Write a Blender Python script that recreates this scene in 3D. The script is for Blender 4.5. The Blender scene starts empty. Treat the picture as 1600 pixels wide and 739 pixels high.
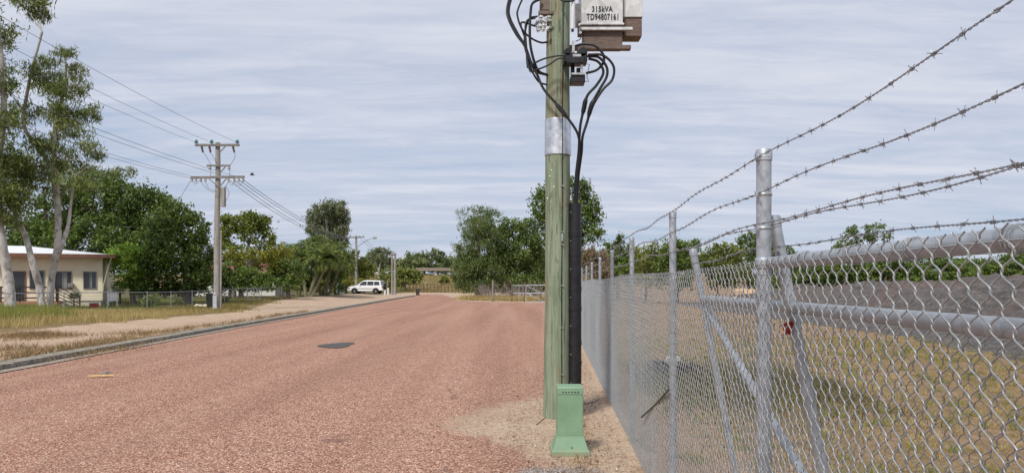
import bpy, bmesh, math, random
import numpy as np
from mathutils import Vector, Matrix

R = math.radians
random.seed(7)
rng = np.random.default_rng(11)
scene = bpy.context.scene
COL = scene.collection

# ------------------------------------------------------------------ camera, world, sun, exposure
F, CX, HY, HCAM = 1150.0, 800.0, 444.0, 1.68        # focal length in photo pixels, optical centre, horizon row, eye height
cam_data = bpy.data.cameras.new('camera')
cam_data.sensor_width = 36.0
cam_data.lens = F / 1600.0 * 36.0
cam_data.shift_y = (HY - 369.5) / 1600.0
cam_data.clip_start = 0.05
cam_data.clip_end = 6000
cam = bpy.data.objects.new('camera', cam_data)
cam.location = (0, 0, HCAM)
cam.rotation_euler = (R(90), 0, 0)
COL.objects.link(cam)
scene.camera = cam

SUN_DIR = Vector((-0.30, -0.60, 0.74)).normalized()   # towards the sun
sun_el = math.asin(SUN_DIR.z)
sun_az = math.atan2(SUN_DIR.x, SUN_DIR.y)
sl = bpy.data.lights.new('sun', 'SUN')
sl.energy = 2.4
sl.angle = R(9)
sl.color = (1.0, 0.955, 0.89)
so = bpy.data.objects.new('sun', sl)
so.rotation_euler = SUN_DIR.to_track_quat('Z', 'Y').to_euler()
so.location = (0, 0, 60)
COL.objects.link(so)

scene.view_settings.view_transform = 'Standard'
scene.view_settings.look = 'None'
scene.view_settings.gamma = 1.0
scene.view_settings.exposure = 0.42
scene.view_settings.use_curve_mapping = False
scene.cycles.max_bounces = 6
scene.cycles.diffuse_bounces = 3
scene.cycles.transmission_bounces = 4
scene.cycles.transparent_max_bounces = 8


class NT:
    """small node-tree writer"""
    def __init__(self, tree):
        self.t = tree
        self.n = tree.nodes
        self.l = tree.links

    def new(self, typ, **kw):
        nd = self.n.new(typ)
        for k, v in kw.items():
            setattr(nd, k, v)
        return nd

    def put(self, sock, v):
        if isinstance(v, bpy.types.NodeSocket):
            self.l.new(v, sock)
        elif v is not None:
            if sock.type == 'RGBA' and len(v) == 3:
                v = (*v, 1)
            sock.default_value = v

    def math(self, op, a, b=None, c=None, clamp=False):
        nd = self.new('ShaderNodeMath', operation=op, use_clamp=clamp)
        self.put(nd.inputs[0], a)
        if b is not None:
            self.put(nd.inputs[1], b)
        if c is not None:
            self.put(nd.inputs[2], c)
        return nd.outputs[0]

    def mix(self, f, a, b, blend='MIX'):
        nd = self.new('ShaderNodeMix', data_type='RGBA', blend_type=blend)
        self.put(nd.inputs[0], f)
        self.put(nd.inputs[6], a)
        self.put(nd.inputs[7], b)
        return nd.outputs[2]

    def mapping(self, vec, scale=(1, 1, 1), loc=(0, 0, 0), rot=(0, 0, 0)):
        nd = self.new('ShaderNodeMapping')
        self.put(nd.inputs[0], vec)
        nd.inputs[1].default_value = loc
        nd.inputs[2].default_value = rot
        nd.inputs[3].default_value = scale
        return nd.outputs[0]

    def noise(self, vec, scale, detail=4, rough=0.55, dist=0.0, out=0):
        nd = self.new('ShaderNodeTexNoise')
        if vec is not None:
            self.put(nd.inputs['Vector'], vec)
        nd.inputs['Scale'].default_value = scale
        nd.inputs['Detail'].default_value = detail
        nd.inputs['Roughness'].default_value = rough
        nd.inputs['Distortion'].default_value = dist
        return nd.outputs[out]

    def voro(self, vec, scale, feature='F1', out='Color'):
        nd = self.new('ShaderNodeTexVoronoi', feature=feature)
        self.put(nd.inputs['Vector'], vec)
        nd.inputs['Scale'].default_value = scale
        return nd.outputs[out]

    def ramp(self, fac, stops, interp='LINEAR'):
        nd = self.new('ShaderNodeValToRGB')
        nd.color_ramp.interpolation = interp
        els = nd.color_ramp.elements
        while len(els) > 1:
            els.remove(els[-1])
        for i, (p, c) in enumerate(stops):
            e = els[0] if i == 0 else els.new(p)
            e.position = p
            if isinstance(c, (int, float)):
                c = (c, c, c)
            e.color = (*c, 1) if len(c) == 3 else c
        self.put(nd.inputs[0], fac)
        return nd.outputs[0]

    def bump(self, h, strength=0.5, dist=0.01):
        nd = self.new('ShaderNodeBump')
        nd.inputs['Strength'].default_value = strength
        nd.inputs['Distance'].default_value = dist
        self.put(nd.inputs['Height'], h)
        return nd.outputs[0]

    def obj(self):
        return self.new('ShaderNodeTexCoord').outputs['Object']


world = bpy.data.worlds.new('World')
scene.world = world
world.use_nodes = True
w = NT(world.node_tree)
w.n.clear()
bg = w.new('ShaderNodeBackground')
wo = w.new('ShaderNodeOutputWorld')
w.l.new(bg.outputs[0], wo.inputs[0])
sky = w.new('ShaderNodeTexSky', sky_type='NISHITA')
sky.sun_disc = False
sky.sun_elevation = sun_el
sky.sun_rotation = sun_az
sky.altitude = 0
sky.air_density = 1.0
sky.dust_density = 1.6
sky.ozone_density = 1.0
tc = w.new('ShaderNodeTexCoord')
sep = w.new('ShaderNodeSeparateXYZ')
w.l.new(tc.outputs['Generated'], sep.inputs[0])
den = w.math('ADD', w.math('MAXIMUM', sep.outputs[2], 0.0), 0.085)
com = w.new('ShaderNodeCombineXYZ')
w.put(com.inputs[0], w.math('DIVIDE', sep.outputs[0], den))
w.put(com.inputs[1], w.math('DIVIDE', sep.outputs[1], den))
pl = com.outputs[0]
# thin rippled cloud sheet in rolls that run across the view, seen in perspective
warp = w.noise(w.mapping(pl, (0.5, 0.9, 1)), 1.0, 3, 0.5, out=1)
plw = w.mix(0.16, pl, warp, 'ADD')
rolls = w.noise(w.mapping(plw, (0.62, 2.5, 1), rot=(0, 0, R(4))), 1.15, 7, 0.6, 0.5)
broad = w.noise(w.mapping(plw, (0.26, 0.55, 1), loc=(3.1, 1.7, 0)), 1.0, 4, 0.55, 0.3)
fine = w.noise(w.mapping(plw, (1.9, 5.4, 1), rot=(0, 0, R(-7))), 1.6, 6, 0.66, 0.8)
cov = w.math('ADD', w.math('MULTIPLY', rolls, 0.48), w.math('ADD', w.math('MULTIPLY', broad, 0.66), w.math('MULTIPLY', fine, 0.19)))
elev_fac = w.math('MULTIPLY_ADD', sep.outputs[2], 0.75, -0.12, clamp=False)
cov = w.math('ADD', cov, w.math('MINIMUM', elev_fac, 0.16))
mask = w.ramp(cov, [(0.40, 0.12), (0.58, 0.68), (0.78, 0.98)])
cloud_col = w.ramp(w.math('ADD', w.math('ADD', w.math('MULTIPLY', rolls, 0.55), w.math('MULTIPLY', broad, 0.20)), w.math('MULTIPLY', fine, 0.25)),
                   [(0.34, (3.9, 4.25, 5.2)), (0.49, (4.55, 4.85, 5.7)), (0.63, (5.35, 5.55, 6.25))])
gap = w.mix(0.65, sky.outputs[0], (2.6, 3.6, 5.3))
low = w.math('SUBTRACT', 1.0, w.math('MULTIPLY', sep.outputs[2], 9.0), clamp=True)
gap = w.mix(w.math('MULTIPLY', low, 0.5), gap, (2.9, 3.95, 5.5))
w.put(bg.inputs[0], w.mix(mask, gap, cloud_col))
bg.inputs[1].default_value = 0.1


# ------------------------------------------------------------------ materials
def mat(name):
    m = bpy.data.materials.new(name)
    m.use_nodes = True
    nt = NT(m.node_tree)
    b = m.node_tree.nodes['Principled BSDF']
    return m, nt, b


def simple(name, col, rough=0.6, metal=0.0, var=0.25, scale=6.0, bump=0.0, spec=0.4, stretch=(1, 1, 1)):
    m, nt, b = mat(name)
    o = nt.obj()
    n = nt.noise(nt.mapping(o, stretch), scale, 6, 0.62)
    c = nt.ramp(n, [(0.3, tuple(x * (1 - var) for x in col)), (0.7, tuple(min(1, x * (1 + var)) for x in col))])
    nt.put(b.inputs['Base Color'], c)
    nt.put(b.inputs['Roughness'], nt.ramp(n, [(0.3, max(0, rough - 0.08)), (0.7, min(1, rough + 0.08))]))
    b.inputs['Metallic'].default_value = metal
    b.inputs['Specular IOR Level'].default_value = spec
    if bump:
        nt.put(b.inputs['Normal'], nt.bump(n, bump, 0.02))
    return m


def leaf_mat(name, dark, mid, light, trans=0.22, nscale=0.45, rough=0.55):
    m, nt, b = mat(name)
    g = nt.new('ShaderNodeNewGeometry')
    rnd = g.outputs['Random Per Island']
    pos = g.outputs['Position']
    n = nt.noise(pos, nscale, 3, 0.6)
    f = nt.math('ADD', nt.math('MULTIPLY', rnd, 0.55), nt.math('MULTIPLY', n, 0.75))
    c = nt.ramp(f, [(0.25, dark), (0.62, mid), (1.0, light)])
    nt.put(b.inputs['Base Color'], c)
    b.inputs['Roughness'].default_value = rough
    b.inputs['Specular IOR Level'].default_value = 0.3
    tr = nt.new('ShaderNodeBsdfTranslucent')
    nt.put(tr.inputs[0], nt.mix(0.5, c, (light[0] * 1.2, light[1] * 1.3, light[2] * 0.8)))
    ms = nt.new('ShaderNodeMixShader')
    ms.inputs[0].default_value = trans
    nt.l.new(b.outputs[0], ms.inputs[1])
    nt.l.new(tr.outputs[0], ms.inputs[2])
    out = [x for x in nt.n if x.type == 'OUTPUT_MATERIAL'][0]
    nt.l.new(ms.outputs[0], out.inputs[0])
    return m


def sand_color(nt, o):
    """pale decomposed granite: used by the verge and by the worn road edge"""
    n1 = nt.noise(o, 0.9, 6, 0.6)
    n2 = nt.noise(o, 14, 5, 0.65)
    cell = nt.voro(o, 70, out='Color')
    sepc = nt.new('ShaderNodeSeparateColor')
    nt.put(sepc.inputs[0], cell)
    base = nt.ramp(n1, [(0.3, (0.41, 0.28, 0.185)), (0.5, (0.53, 0.395, 0.275)), (0.72, (0.62, 0.485, 0.355))])
    stones = nt.ramp(sepc.outputs[0], [(0.0, (0.23, 0.15, 0.10)), (0.35, (0.43, 0.30, 0.21)), (0.75, (0.55, 0.42, 0.31)), (1.0, (0.72, 0.60, 0.48))])
    c = nt.mix(0.55, base, stones)
    c = nt.mix(nt.ramp(n2, [(0.36, 0.42), (0.52, 0.0)]), c, (0.20, 0.12, 0.07))
    return c, n2, sepc.outputs[1]


def road_material():
    m, nt, b = mat('red_gravel_seal')
    o = nt.obj()
    cell = nt.voro(o, 78, out='Color')
    sepc = nt.new('ShaderNodeSeparateColor')
    nt.put(sepc.inputs[0], cell)
    stones = nt.ramp(sepc.outputs[0], [(0.0, (0.075, 0.036, 0.026)), (0.22, (0.225, 0.105, 0.074)), (0.60, (0.410, 0.205, 0.145)),
                                       (0.84, (0.55, 0.325, 0.24)), (1.0, (0.80, 0.60, 0.47))])
    g1 = nt.noise(nt.mapping(o, (1.0, 0.045, 1), rot=(0, 0, R(-2.5))), 0.85, 4, 0.55, 0.1)
    tint = nt.ramp(g1, [(0.30, (0.84, 0.81, 0.78)), (0.5, (1.04, 1.04, 1.0)), (0.68, (1.17, 1.21, 1.19))])
    c = nt.mix(1.0, stones, tint, 'MULTIPLY')
    g2 = nt.noise(o, 0.55, 5, 0.6, 0.4)
    c = nt.mix(nt.ramp(g2, [(0.60, 0.0), (0.78, 0.28)]), c, (0.50, 0.37, 0.29))
    c = nt.mix(nt.ramp(g2, [(0.25, 0.30), (0.38, 0.0)]), c, (0.20, 0.105, 0.085))
    g3 = nt.noise(o, 7, 4, 0.7)
    c = nt.mix(nt.ramp(g3, [(0.3, 0.30), (0.5, 0.0)]), c, (0.13, 0.06, 0.05))
    # irregular bitumen bleed marks
    g4 = nt.noise(nt.mapping(o, (0.9, 0.42, 1), loc=(7, 3, 0)), 0.9, 5, 0.62, 0.9)
    c = nt.mix(nt.ramp(g4, [(0.655, 0.0), (0.70, 0.5)]), c, (0.13, 0.078, 0.066))
    g5 = nt.noise(nt.mapping(o, (0.55, 0.05, 1), loc=(2, 9, 0), rot=(0, 0, R(-2.5))), 1.3, 3, 0.5)
    c = nt.mix(nt.ramp(g5, [(0.52, 0.0), (0.70, 0.22)]), c, (0.50, 0.32, 0.23))
    sand, sn, sb = sand_color(nt, o)
    edge = nt.new('ShaderNodeAttribute', attribute_name='edge')
    sp = nt.new('ShaderNodeSeparateColor')
    nt.put(sp.inputs[0], edge.outputs['Color'])
    e = nt.math('ADD', sp.outputs[0], nt.math('MULTIPLY_ADD', nt.noise(o, 2.2, 7, 0.72, 0.5), 1.3, -0.65))
    e = nt.math('ADD', e, nt.math('MULTIPLY_ADD', sepc.outputs[2], 0.22, -0.11))
    c = nt.mix(nt.ramp(e, [(0.40, 0.0), (0.72, 1.0)]), c, sand)
    # blue metal spilled round the pillar
    e2 = nt.math('ADD', sp.outputs[1], nt.math('MULTIPLY_ADD', nt.noise(o, 2.6, 5, 0.65), 0.8, -0.4))
    blue = nt.ramp(sepc.outputs[1], [(0.0, (0.10, 0.085, 0.08)), (0.45, (0.25, 0.225, 0.21)), (0.8, (0.40, 0.37, 0.345)), (1.0, (0.58, 0.54, 0.49))])
    c = nt.mix(nt.ramp(e2, [(0.45, 0.0), (0.62, 0.9)]), c, blue)
    nt.put(b.inputs['Base Color'], c)
    b.inputs['Roughness'].default_value = 0.93
    b.inputs['Specular IOR Level'].default_value = 0.2
    h = nt.voro(o, 78, out='Distance')
    nt.put(b.inputs['Normal'], nt.bump(nt.math('MULTIPLY', h, -1.0), 0.75, 0.012))
    return m


def ground_material():
    m, nt, b = mat('verge_and_paddock_ground')
    o = nt.obj()
    att = nt.new('ShaderNodeAttribute', attribute_name='zone')
    sp = nt.new('ShaderNodeSeparateColor')
    nt.put(sp.inputs[0], att.outputs['Color'])
    sand, sn, sb = sand_color(nt, o)
    n1 = nt.noise(o, 0.55, 6, 0.66, 0.4)
    n2 = nt.noise(o, 3.2, 6, 0.7)
    n3 = nt.noise(o, 22, 5, 0.72)
    dry = nt.ramp(n3, [(0.3, (0.13, 0.085, 0.042)), (0.5, (0.24, 0.165, 0.085)), (0.7, (0.36, 0.26, 0.145))])
    dry = nt.mix(nt.ramp(n1, [(0.45, 0.0), (0.62, 0.7)]), dry, (0.17, 0.135, 0.055))
    grn = nt.ramp(n3, [(0.3, (0.055, 0.052, 0.020)), (0.5, (0.12, 0.108, 0.042)), (0.7, (0.21, 0.175, 0.08))])
    earth = nt.ramp(n3, [(0.28, (0.19, 0.115, 0.068)), (0.5, (0.33, 0.215, 0.135)), (0.72, (0.44, 0.315, 0.21))])
    d = nt.math('MULTIPLY_ADD', n2, 1.2, -0.60)
    d1 = nt.math('MULTIPLY_ADD', n1, 0.9, -0.45)
    c = dry
    fs = nt.ramp(nt.math('ADD', nt.math('ADD', sp.outputs[0], d), d1), [(0.42, 0.0), (0.60, 1.0)])
    c = nt.mix(fs, c, sand)
    fg = nt.ramp(nt.math('ADD', nt.math('ADD', sp.outputs[1], d), d1), [(0.40, 0.0), (0.62, 1.0)])
    c = nt.mix(fg, c, grn)
    fe = nt.ramp(nt.math('ADD', nt.math('ADD', sp.outputs[2], d), d1), [(0.42, 0.0), (0.60, 1.0)])
    c = nt.mix(fe, c, earth)
    nt.put(b.inputs['Base Color'], c)
    b.inputs['Roughness'].default_value = 0.96
    b.inputs['Specular IOR Level'].default_value = 0.15
    h = nt.math('ADD', nt.math('MULTIPLY', n3, 0.6), nt.math('MULTIPLY', n2, 1.4))
    nt.put(b.inputs['Normal'], nt.bump(h, 0.9, 0.03))
    return m


def galv(name, col=(0.50, 0.52, 0.54), rough=0.42, metal=0.75, scale=14):
    m, nt, b = mat(name)
    o = nt.obj()
    cellv = nt.voro(o, scale * 2.2, out='Color')
    s = nt.new('ShaderNodeSeparateColor')
    nt.put(s.inputs[0], cellv)
    n = nt.noise(o, scale * 0.4, 6, 0.65)
    f = nt.math('ADD', nt.math('MULTIPLY', s.outputs[0], 0.35), nt.math('MULTIPLY', n, 0.65))
    c = nt.ramp(f, [(0.25, tuple(x * 0.78 for x in col)), (0.75, tuple(min(1, x * 1.18) for x in col))])
    stain = nt.ramp(nt.noise(nt.mapping(o, (9, 9, 1.2)), 2.2, 5, 0.7), [(0.62, 0.0), (0.78, 0.45)])
    c = nt.mix(stain, c, (0.30, 0.27, 0.24))
    nt.put(b.inputs['Base Color'], c)
    nt.put(b.inputs['Roughness'], nt.ramp(n, [(0.3, rough - 0.08), (0.7, rough + 0.14)]))
    b.inputs['Metallic'].default_value = metal
    return m


def timber_pole(name, base, dark, scar, light, grain=26):
    m, nt, b = mat(name)
    o = nt.obj()
    st = nt.mapping(o, (1, 1, 0.06))
    n1 = nt.noise(st, grain, 6, 0.68, 0.6)
    n2 = nt.noise(nt.mapping(o, (1, 1, 0.25)), 5.0, 5, 0.6, 0.3)
    n3 = nt.noise(nt.mapping(o, (1, 1, 0.3), loc=(4, 2, 9)), 7.0, 5, 0.62, 0.8)
    c = nt.ramp(n1, [(0.28, dark), (0.48, base), (0.72, light)])
    c = nt.mix(nt.ramp(n2, [(0.54, 0.0), (0.64, 0.7)]), c, scar)
    c = nt.mix(nt.ramp(n3, [(0.66, 0.0), (0.71, 0.6)]), c, tuple(x * 0.7 for x in dark))
    cr = nt.noise(nt.mapping(o, (1, 1, 0.05), loc=(1, 7, 3)), 36, 4, 0.65)
    crf = nt.ramp(cr, [(0.33, 1.0), (0.39, 0.0)])
    c = nt.mix(nt.math('MULTIPLY', crf, 0.6), c, (0.05, 0.05, 0.035))
    nt.put(b.inputs['Base Color'], c)
    b.inputs['Roughness'].default_value = 0.88
    b.inputs['Specular IOR Level'].default_value = 0.2
    h = nt.math('SUBTRACT', n1, crf)
    nt.put(b.inputs['Normal'], nt.bump(h, 0.7, 0.02))
    return m


def bark_mat(name, pale, grey, dark):
    m, nt, b = mat(name)
    o = nt.obj()
    n = nt.noise(nt.mapping(o, (1, 1, 0.5)), 3.2, 6, 0.62, 1.0)
    n2 = nt.noise(o, 9, 4, 0.6)
    c = nt.ramp(n, [(0.38, dark), (0.46, grey), (0.56, pale)])
    c = nt.mix(0.3, c, nt.ramp(n2, [(0.3, grey), (0.7, pale)]))
    nt.put(b.inputs['Base Color'], c)
    b.inputs['Roughness'].default_value = 0.9
    nt.put(b.inputs['Normal'], nt.bump(n, 0.5, 0.05))
    return m


M = {}
M['road'] = road_material()
M['ground'] = ground_material()
M['concrete'] = simple('weathered_concrete', (0.275, 0.245, 0.20), 0.95, 0, 0.5, 7, 0.3, spec=0.1)
M['gutter'] = simple('gutter_concrete', (0.31, 0.26, 0.21), 0.95, 0, 0.4, 6, 0.2, spec=0.1)
M['joint_dark'] = simple('dark_kerb_joint', (0.045, 0.042, 0.04), 0.85, 0, 0.3, 12)  # dark strip in the gap between kerb and gutter
M['patch'] = simple('asphalt_patch', (0.085, 0.075, 0.072), 0.9, 0, 0.4, 30, 0.4)
M['galv'] = galv('galvanised_pipe', (0.395, 0.425, 0.455), 0.48, 0.45)
M['wire'] = simple('galvanised_wire', (0.345, 0.36, 0.365), 0.42, 0.40, 0.30, 30)
M['barb'] = simple('galvanised_barbed_wire', (0.30, 0.31, 0.33), 0.5, 0.55, 0.25, 60)
M['sheet'] = galv('galvanised_sheet', (0.64, 0.66, 0.69), 0.38, 0.85, 9)
M['tank'] = galv('galvanised_tank', (0.60, 0.60, 0.59), 0.6, 0.15, 5)
M['tank_brown'] = simple('brown_lower_tank', (0.15, 0.105, 0.085), 0.7, 0.1, 0.4, 9, 0.1, stretch=(1, 1, 5))  # plain brown for the transformer faces below the grey boxes
M['steel_brown'] = simple('brown_steel', (0.17, 0.13, 0.11), 0.65, 0.3, 0.3, 9)
M['pole_green'] = timber_pole('treated_pine_pole', (0.220, 0.265, 0.180), (0.125, 0.158, 0.100), (0.27, 0.205, 0.135), (0.35, 0.375, 0.285))
M['pole_grey'] = timber_pole('weathered_grey_pole', (0.33, 0.31, 0.285), (0.20, 0.185, 0.17), (0.25, 0.22, 0.19), (0.45, 0.43, 0.40))
M['arm'] = simple('grey_crossarm', (0.21, 0.195, 0.18), 0.85, 0, 0.35, 8)
M['black'] = simple('black_plastic', (0.016, 0.016, 0.018), 0.42, 0, 0.3, 10, 0.05)
M['black_cable'] = simple('black_cable', (0.014, 0.015, 0.017), 0.45, 0, 0.3, 20)
M['white_pl'] = simple('white_plastic', (0.72, 0.72, 0.70), 0.5, 0, 0.1, 8)
M['porcelain'] = simple('grey_insulator', (0.34, 0.33, 0.32), 0.3, 0, 0.2, 20)
M['brown_porc'] = simple('brown_insulator', (0.10, 0.06, 0.045), 0.25, 0, 0.3, 20)
M['teal'] = simple('teal_insulator', (0.08, 0.25, 0.26), 0.3, 0, 0.2, 20)
M['metal'] = simple('bright_metal', (0.55, 0.55, 0.53), 0.35, 0.8, 0.2, 20)
def painted(name, col):
    m, nt, b = mat(name)
    o = nt.new('ShaderNodeNewGeometry').outputs['Position']
    n = nt.noise(o, 5, 6, 0.65)
    c = nt.ramp(n, [(0.3, tuple(x * 0.88 for x in col)), (0.7, tuple(x * 1.10 for x in col))])
    sc_ = nt.noise(nt.mapping(o, (30, 30, 6)), 1.6, 5, 0.75)
    c = nt.mix(nt.ramp(sc_, [(0.66, 0.0), (0.72, 0.35)]), c, (0.34, 0.40, 0.32))
    sp = nt.new('ShaderNodeSeparateXYZ')
    nt.put(sp.inputs[0], o)
    d = nt.math('ADD', nt.math('MULTIPLY_ADD', sp.outputs[2], -4.0, 0.55), nt.math('MULTIPLY_ADD', nt.noise(o, 22, 6, 0.75), 1.0, -0.35))
    c = nt.mix(nt.ramp(d, [(0.35, 0.0), (0.75, 0.75)]), c, (0.36, 0.245, 0.165))
    nt.put(b.inputs['Base Color'], c)
    nt.put(b.inputs['Roughness'], nt.ramp(n, [(0.3, 0.48), (0.7, 0.66)]))
    nt.put(b.inputs['Normal'], nt.bump(n, 0.06, 0.02))
    return m


M['pillar'] = painted('pillar_green_paint', (0.200, 0.330, 0.205))
M['pillar_lid'] = painted('pillar_lid_green', (0.215, 0.35, 0.22))
M['hole'] = simple('dark_hole', (0.01, 0.012, 0.01), 0.9, 0, 0.2, 10)
M['stencil'] = simple('stencil_ink', (0.035, 0.035, 0.04), 0.7, 0, 0.4, 30)
M['line'] = simple('conductor', (0.17, 0.175, 0.185), 0.6, 0.3, 0.2, 4)
M['red'] = simple('red_rag', (0.36, 0.040, 0.03), 0.8, 0, 0.25, 20)
M['mulch'] = None
M['wall_cream'] = simple('cream_fibro_wall', (0.82, 0.74, 0.55), 0.8, 0, 0.10, 1.3)
M['roof_white'] = simple('white_metal_roof', (0.78, 0.79, 0.80), 0.45, 0, 0.06, 2.0)
M['fascia'] = simple('brown_fascia', (0.19, 0.095, 0.065), 0.6, 0, 0.2, 4)
M['glass'] = simple('dark_window_glass', (0.03, 0.035, 0.04), 0.08, 0, 0.3, 2, spec=0.6)
M['curtain'] = simple('grey_curtain', (0.25, 0.26, 0.25), 0.9, 0, 0.3, 8, stretch=(6, 6, 0.3))
M['frame_grey'] = simple('aluminium_frame', (0.27, 0.26, 0.25), 0.5, 0.4, 0.15, 6)
M['dark_timber'] = simple('dark_timber', (0.045, 0.032, 0.028), 0.8, 0, 0.35, 7)
M['terracotta'] = simple('terracotta_deck', (0.42, 0.21, 0.12), 0.8, 0, 0.25, 4)
M['plaster'] = simple('pale_stump_skirt', (0.56, 0.51, 0.40), 0.9, 0, 0.15, 3)
M['red_roof'] = simple('red_metal_roof', (0.24, 0.075, 0.06), 0.6, 0, 0.2, 4)
M['white_wall'] = simple('white_weatherboard', (0.70, 0.68, 0.63), 0.8, 0, 0.1, 3)
M['car_white'] = simple('white_car_paint', (0.86, 0.87, 0.88), 0.22, 0, 0.04, 1, spec=0.6)
M['car_grey'] = simple('grey_car_trim', (0.26, 0.27, 0.28), 0.5, 0, 0.15, 4)
M['rubber'] = simple('tyre_rubber', (0.018, 0.018, 0.018), 0.85, 0, 0.3, 20)
M['rim'] = simple('alloy_rim', (0.33, 0.33, 0.34), 0.35, 0.7, 0.15, 8)
M['lamp_red'] = simple('red_tail_lamp', (0.45, 0.02, 0.02), 0.25, 0, 0.1, 8)
M['lamp_clear'] = simple('clear_lamp', (0.6, 0.62, 0.64), 0.15, 0, 0.1, 8)
M['bin_dark'] = simple('dark_bin_plastic', (0.028, 0.035, 0.036), 0.55, 0, 0.25, 6)
M['bin_brown'] = simple('brown_bin_plastic', (0.060, 0.045, 0.040), 0.6, 0, 0.25, 6)
M['teal_gate'] = simple('blue_green_mesh_panel', (0.17, 0.26, 0.27), 0.6, 0.2, 0.15, 6)
M['rust'] = simple('rusted_steel', (0.16, 0.10, 0.075), 0.85, 0.2, 0.4, 8)
M['post_wood'] = simple('grey_timber_post', (0.24, 0.21, 0.175), 0.9, 0, 0.35, 8, 0.2, stretch=(1, 1, 0.2))
M['boulder'] = simple('sandstone_boulder', (0.50, 0.35, 0.22), 0.9, 0, 0.3, 3, 0.6)
M['pebble'] = None
M['twig'] = simple('dead_twigs', (0.23, 0.20, 0.175), 0.95, 0, 0.4, 5)
M['straw'] = simple('straw_stick', (0.62, 0.44, 0.20), 0.8, 0, 0.2, 10)
M['bird'] = simple('dark_feathers', (0.03, 0.03, 0.033), 0.8, 0, 0.3, 10)
M['bark_gum'] = bark_mat('gum_bark', (0.56, 0.53, 0.49), (0.38, 0.35, 0.32), (0.17, 0.125, 0.10))
M['bark_dark'] = bark_mat('dark_bark', (0.16, 0.135, 0.11), (0.10, 0.08, 0.065), (0.05, 0.04, 0.032))
M['bark_grey'] = bark_mat('grey_bark', (0.30, 0.27, 0.23), (0.22, 0.19, 0.16), (0.12, 0.10, 0.085))
M['palm_trunk'] = bark_mat('palm_trunk', (0.22, 0.21, 0.12), (0.16, 0.155, 0.09), (0.08, 0.075, 0.05))
L = {}
L['mango'] = leaf_mat('mango_leaves', (0.022, 0.037, 0.009), (0.079, 0.127, 0.028), (0.225, 0.291, 0.064), 0.24, 0.35, 0.5)
L['lime'] = leaf_mat('lime_green_leaves', (0.066, 0.113, 0.018), (0.193, 0.311, 0.046), (0.421, 0.561, 0.098), 0.3, 0.5)
L['thicket'] = leaf_mat('thicket_leaves', (0.042, 0.068, 0.017), (0.111, 0.166, 0.042), (0.223, 0.283, 0.081), 0.25, 0.4)
L['shade'] = leaf_mat('sunny_tree_leaves', (0.048, 0.078, 0.014), (0.138, 0.186, 0.031), (0.300, 0.324, 0.060), 0.3, 0.6)
L['gum'] = leaf_mat('gum_leaves', (0.037, 0.056, 0.016), (0.125, 0.168, 0.045), (0.321, 0.342, 0.105), 0.2, 0.6)
L['grey_gum'] = leaf_mat('grey_gum_leaves', (0.049, 0.063, 0.030), (0.141, 0.167, 0.083), (0.292, 0.316, 0.175), 0.2, 0.5)
L['yellow'] = leaf_mat('yellow_green_leaves', (0.072, 0.102, 0.014), (0.198, 0.222, 0.030), (0.396, 0.348, 0.060), 0.3, 0.6)
L['olive'] = leaf_mat('olive_leaves', (0.040, 0.056, 0.013), (0.149, 0.185, 0.040), (0.370, 0.378, 0.087), 0.22, 0.4)
L['bush'] = leaf_mat('bush_leaves', (0.027, 0.050, 0.011), (0.091, 0.148, 0.028), (0.243, 0.303, 0.066), 0.2, 0.4)
L['willow'] = leaf_mat('willow_leaves', (0.047, 0.072, 0.018), (0.111, 0.156, 0.044), (0.215, 0.260, 0.091), 0.25, 0.35)
L['rusty'] = leaf_mat('rusty_leaves', (0.090, 0.054, 0.018), (0.192, 0.114, 0.038), (0.300, 0.204, 0.072), 0.2, 0.6)
L['palm'] = leaf_mat('palm_fronds', (0.020, 0.040, 0.009), (0.082, 0.125, 0.026), (0.252, 0.280, 0.060), 0.2, 0.8)
L['dead_palm'] = leaf_mat('dead_palm_fronds', (0.114, 0.078, 0.046), (0.204, 0.150, 0.090), (0.324, 0.252, 0.156), 0.1, 0.8)
L['far'] = leaf_mat('far_wood_leaves', (0.043, 0.066, 0.029), (0.124, 0.161, 0.063), (0.258, 0.287, 0.116), 0.2, 0.08)
L['grass_dry'] = leaf_mat('dry_grass_blades', (0.198, 0.138, 0.054), (0.408, 0.306, 0.126), (0.624, 0.504, 0.240), 0.3, 0.25)
L['grass_green'] = leaf_mat('green_grass_blades', (0.096, 0.120, 0.026), (0.222, 0.246, 0.054), (0.372, 0.360, 0.096), 0.3, 0.3)
L['grass_olive'] = leaf_mat('olive_grass_blades', (0.050, 0.052, 0.016), (0.115, 0.105, 0.036), (0.22, 0.18, 0.075), 0.25, 0.5)
L['grass_mix'] = leaf_mat('mixed_grass_blades', (0.090, 0.098, 0.026), (0.240, 0.198, 0.066), (0.444, 0.336, 0.138), 0.3, 0.5)
L['weed'] = leaf_mat('dead_weed_blades', (0.120, 0.066, 0.034), (0.264, 0.168, 0.084), (0.432, 0.312, 0.156), 0.2, 0.7)
L['blossom'] = leaf_mat('white_flowers', (0.540, 0.564, 0.480), (0.792, 0.792, 0.720), (0.800, 0.800, 0.800), 0.2, 0.7)

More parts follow.
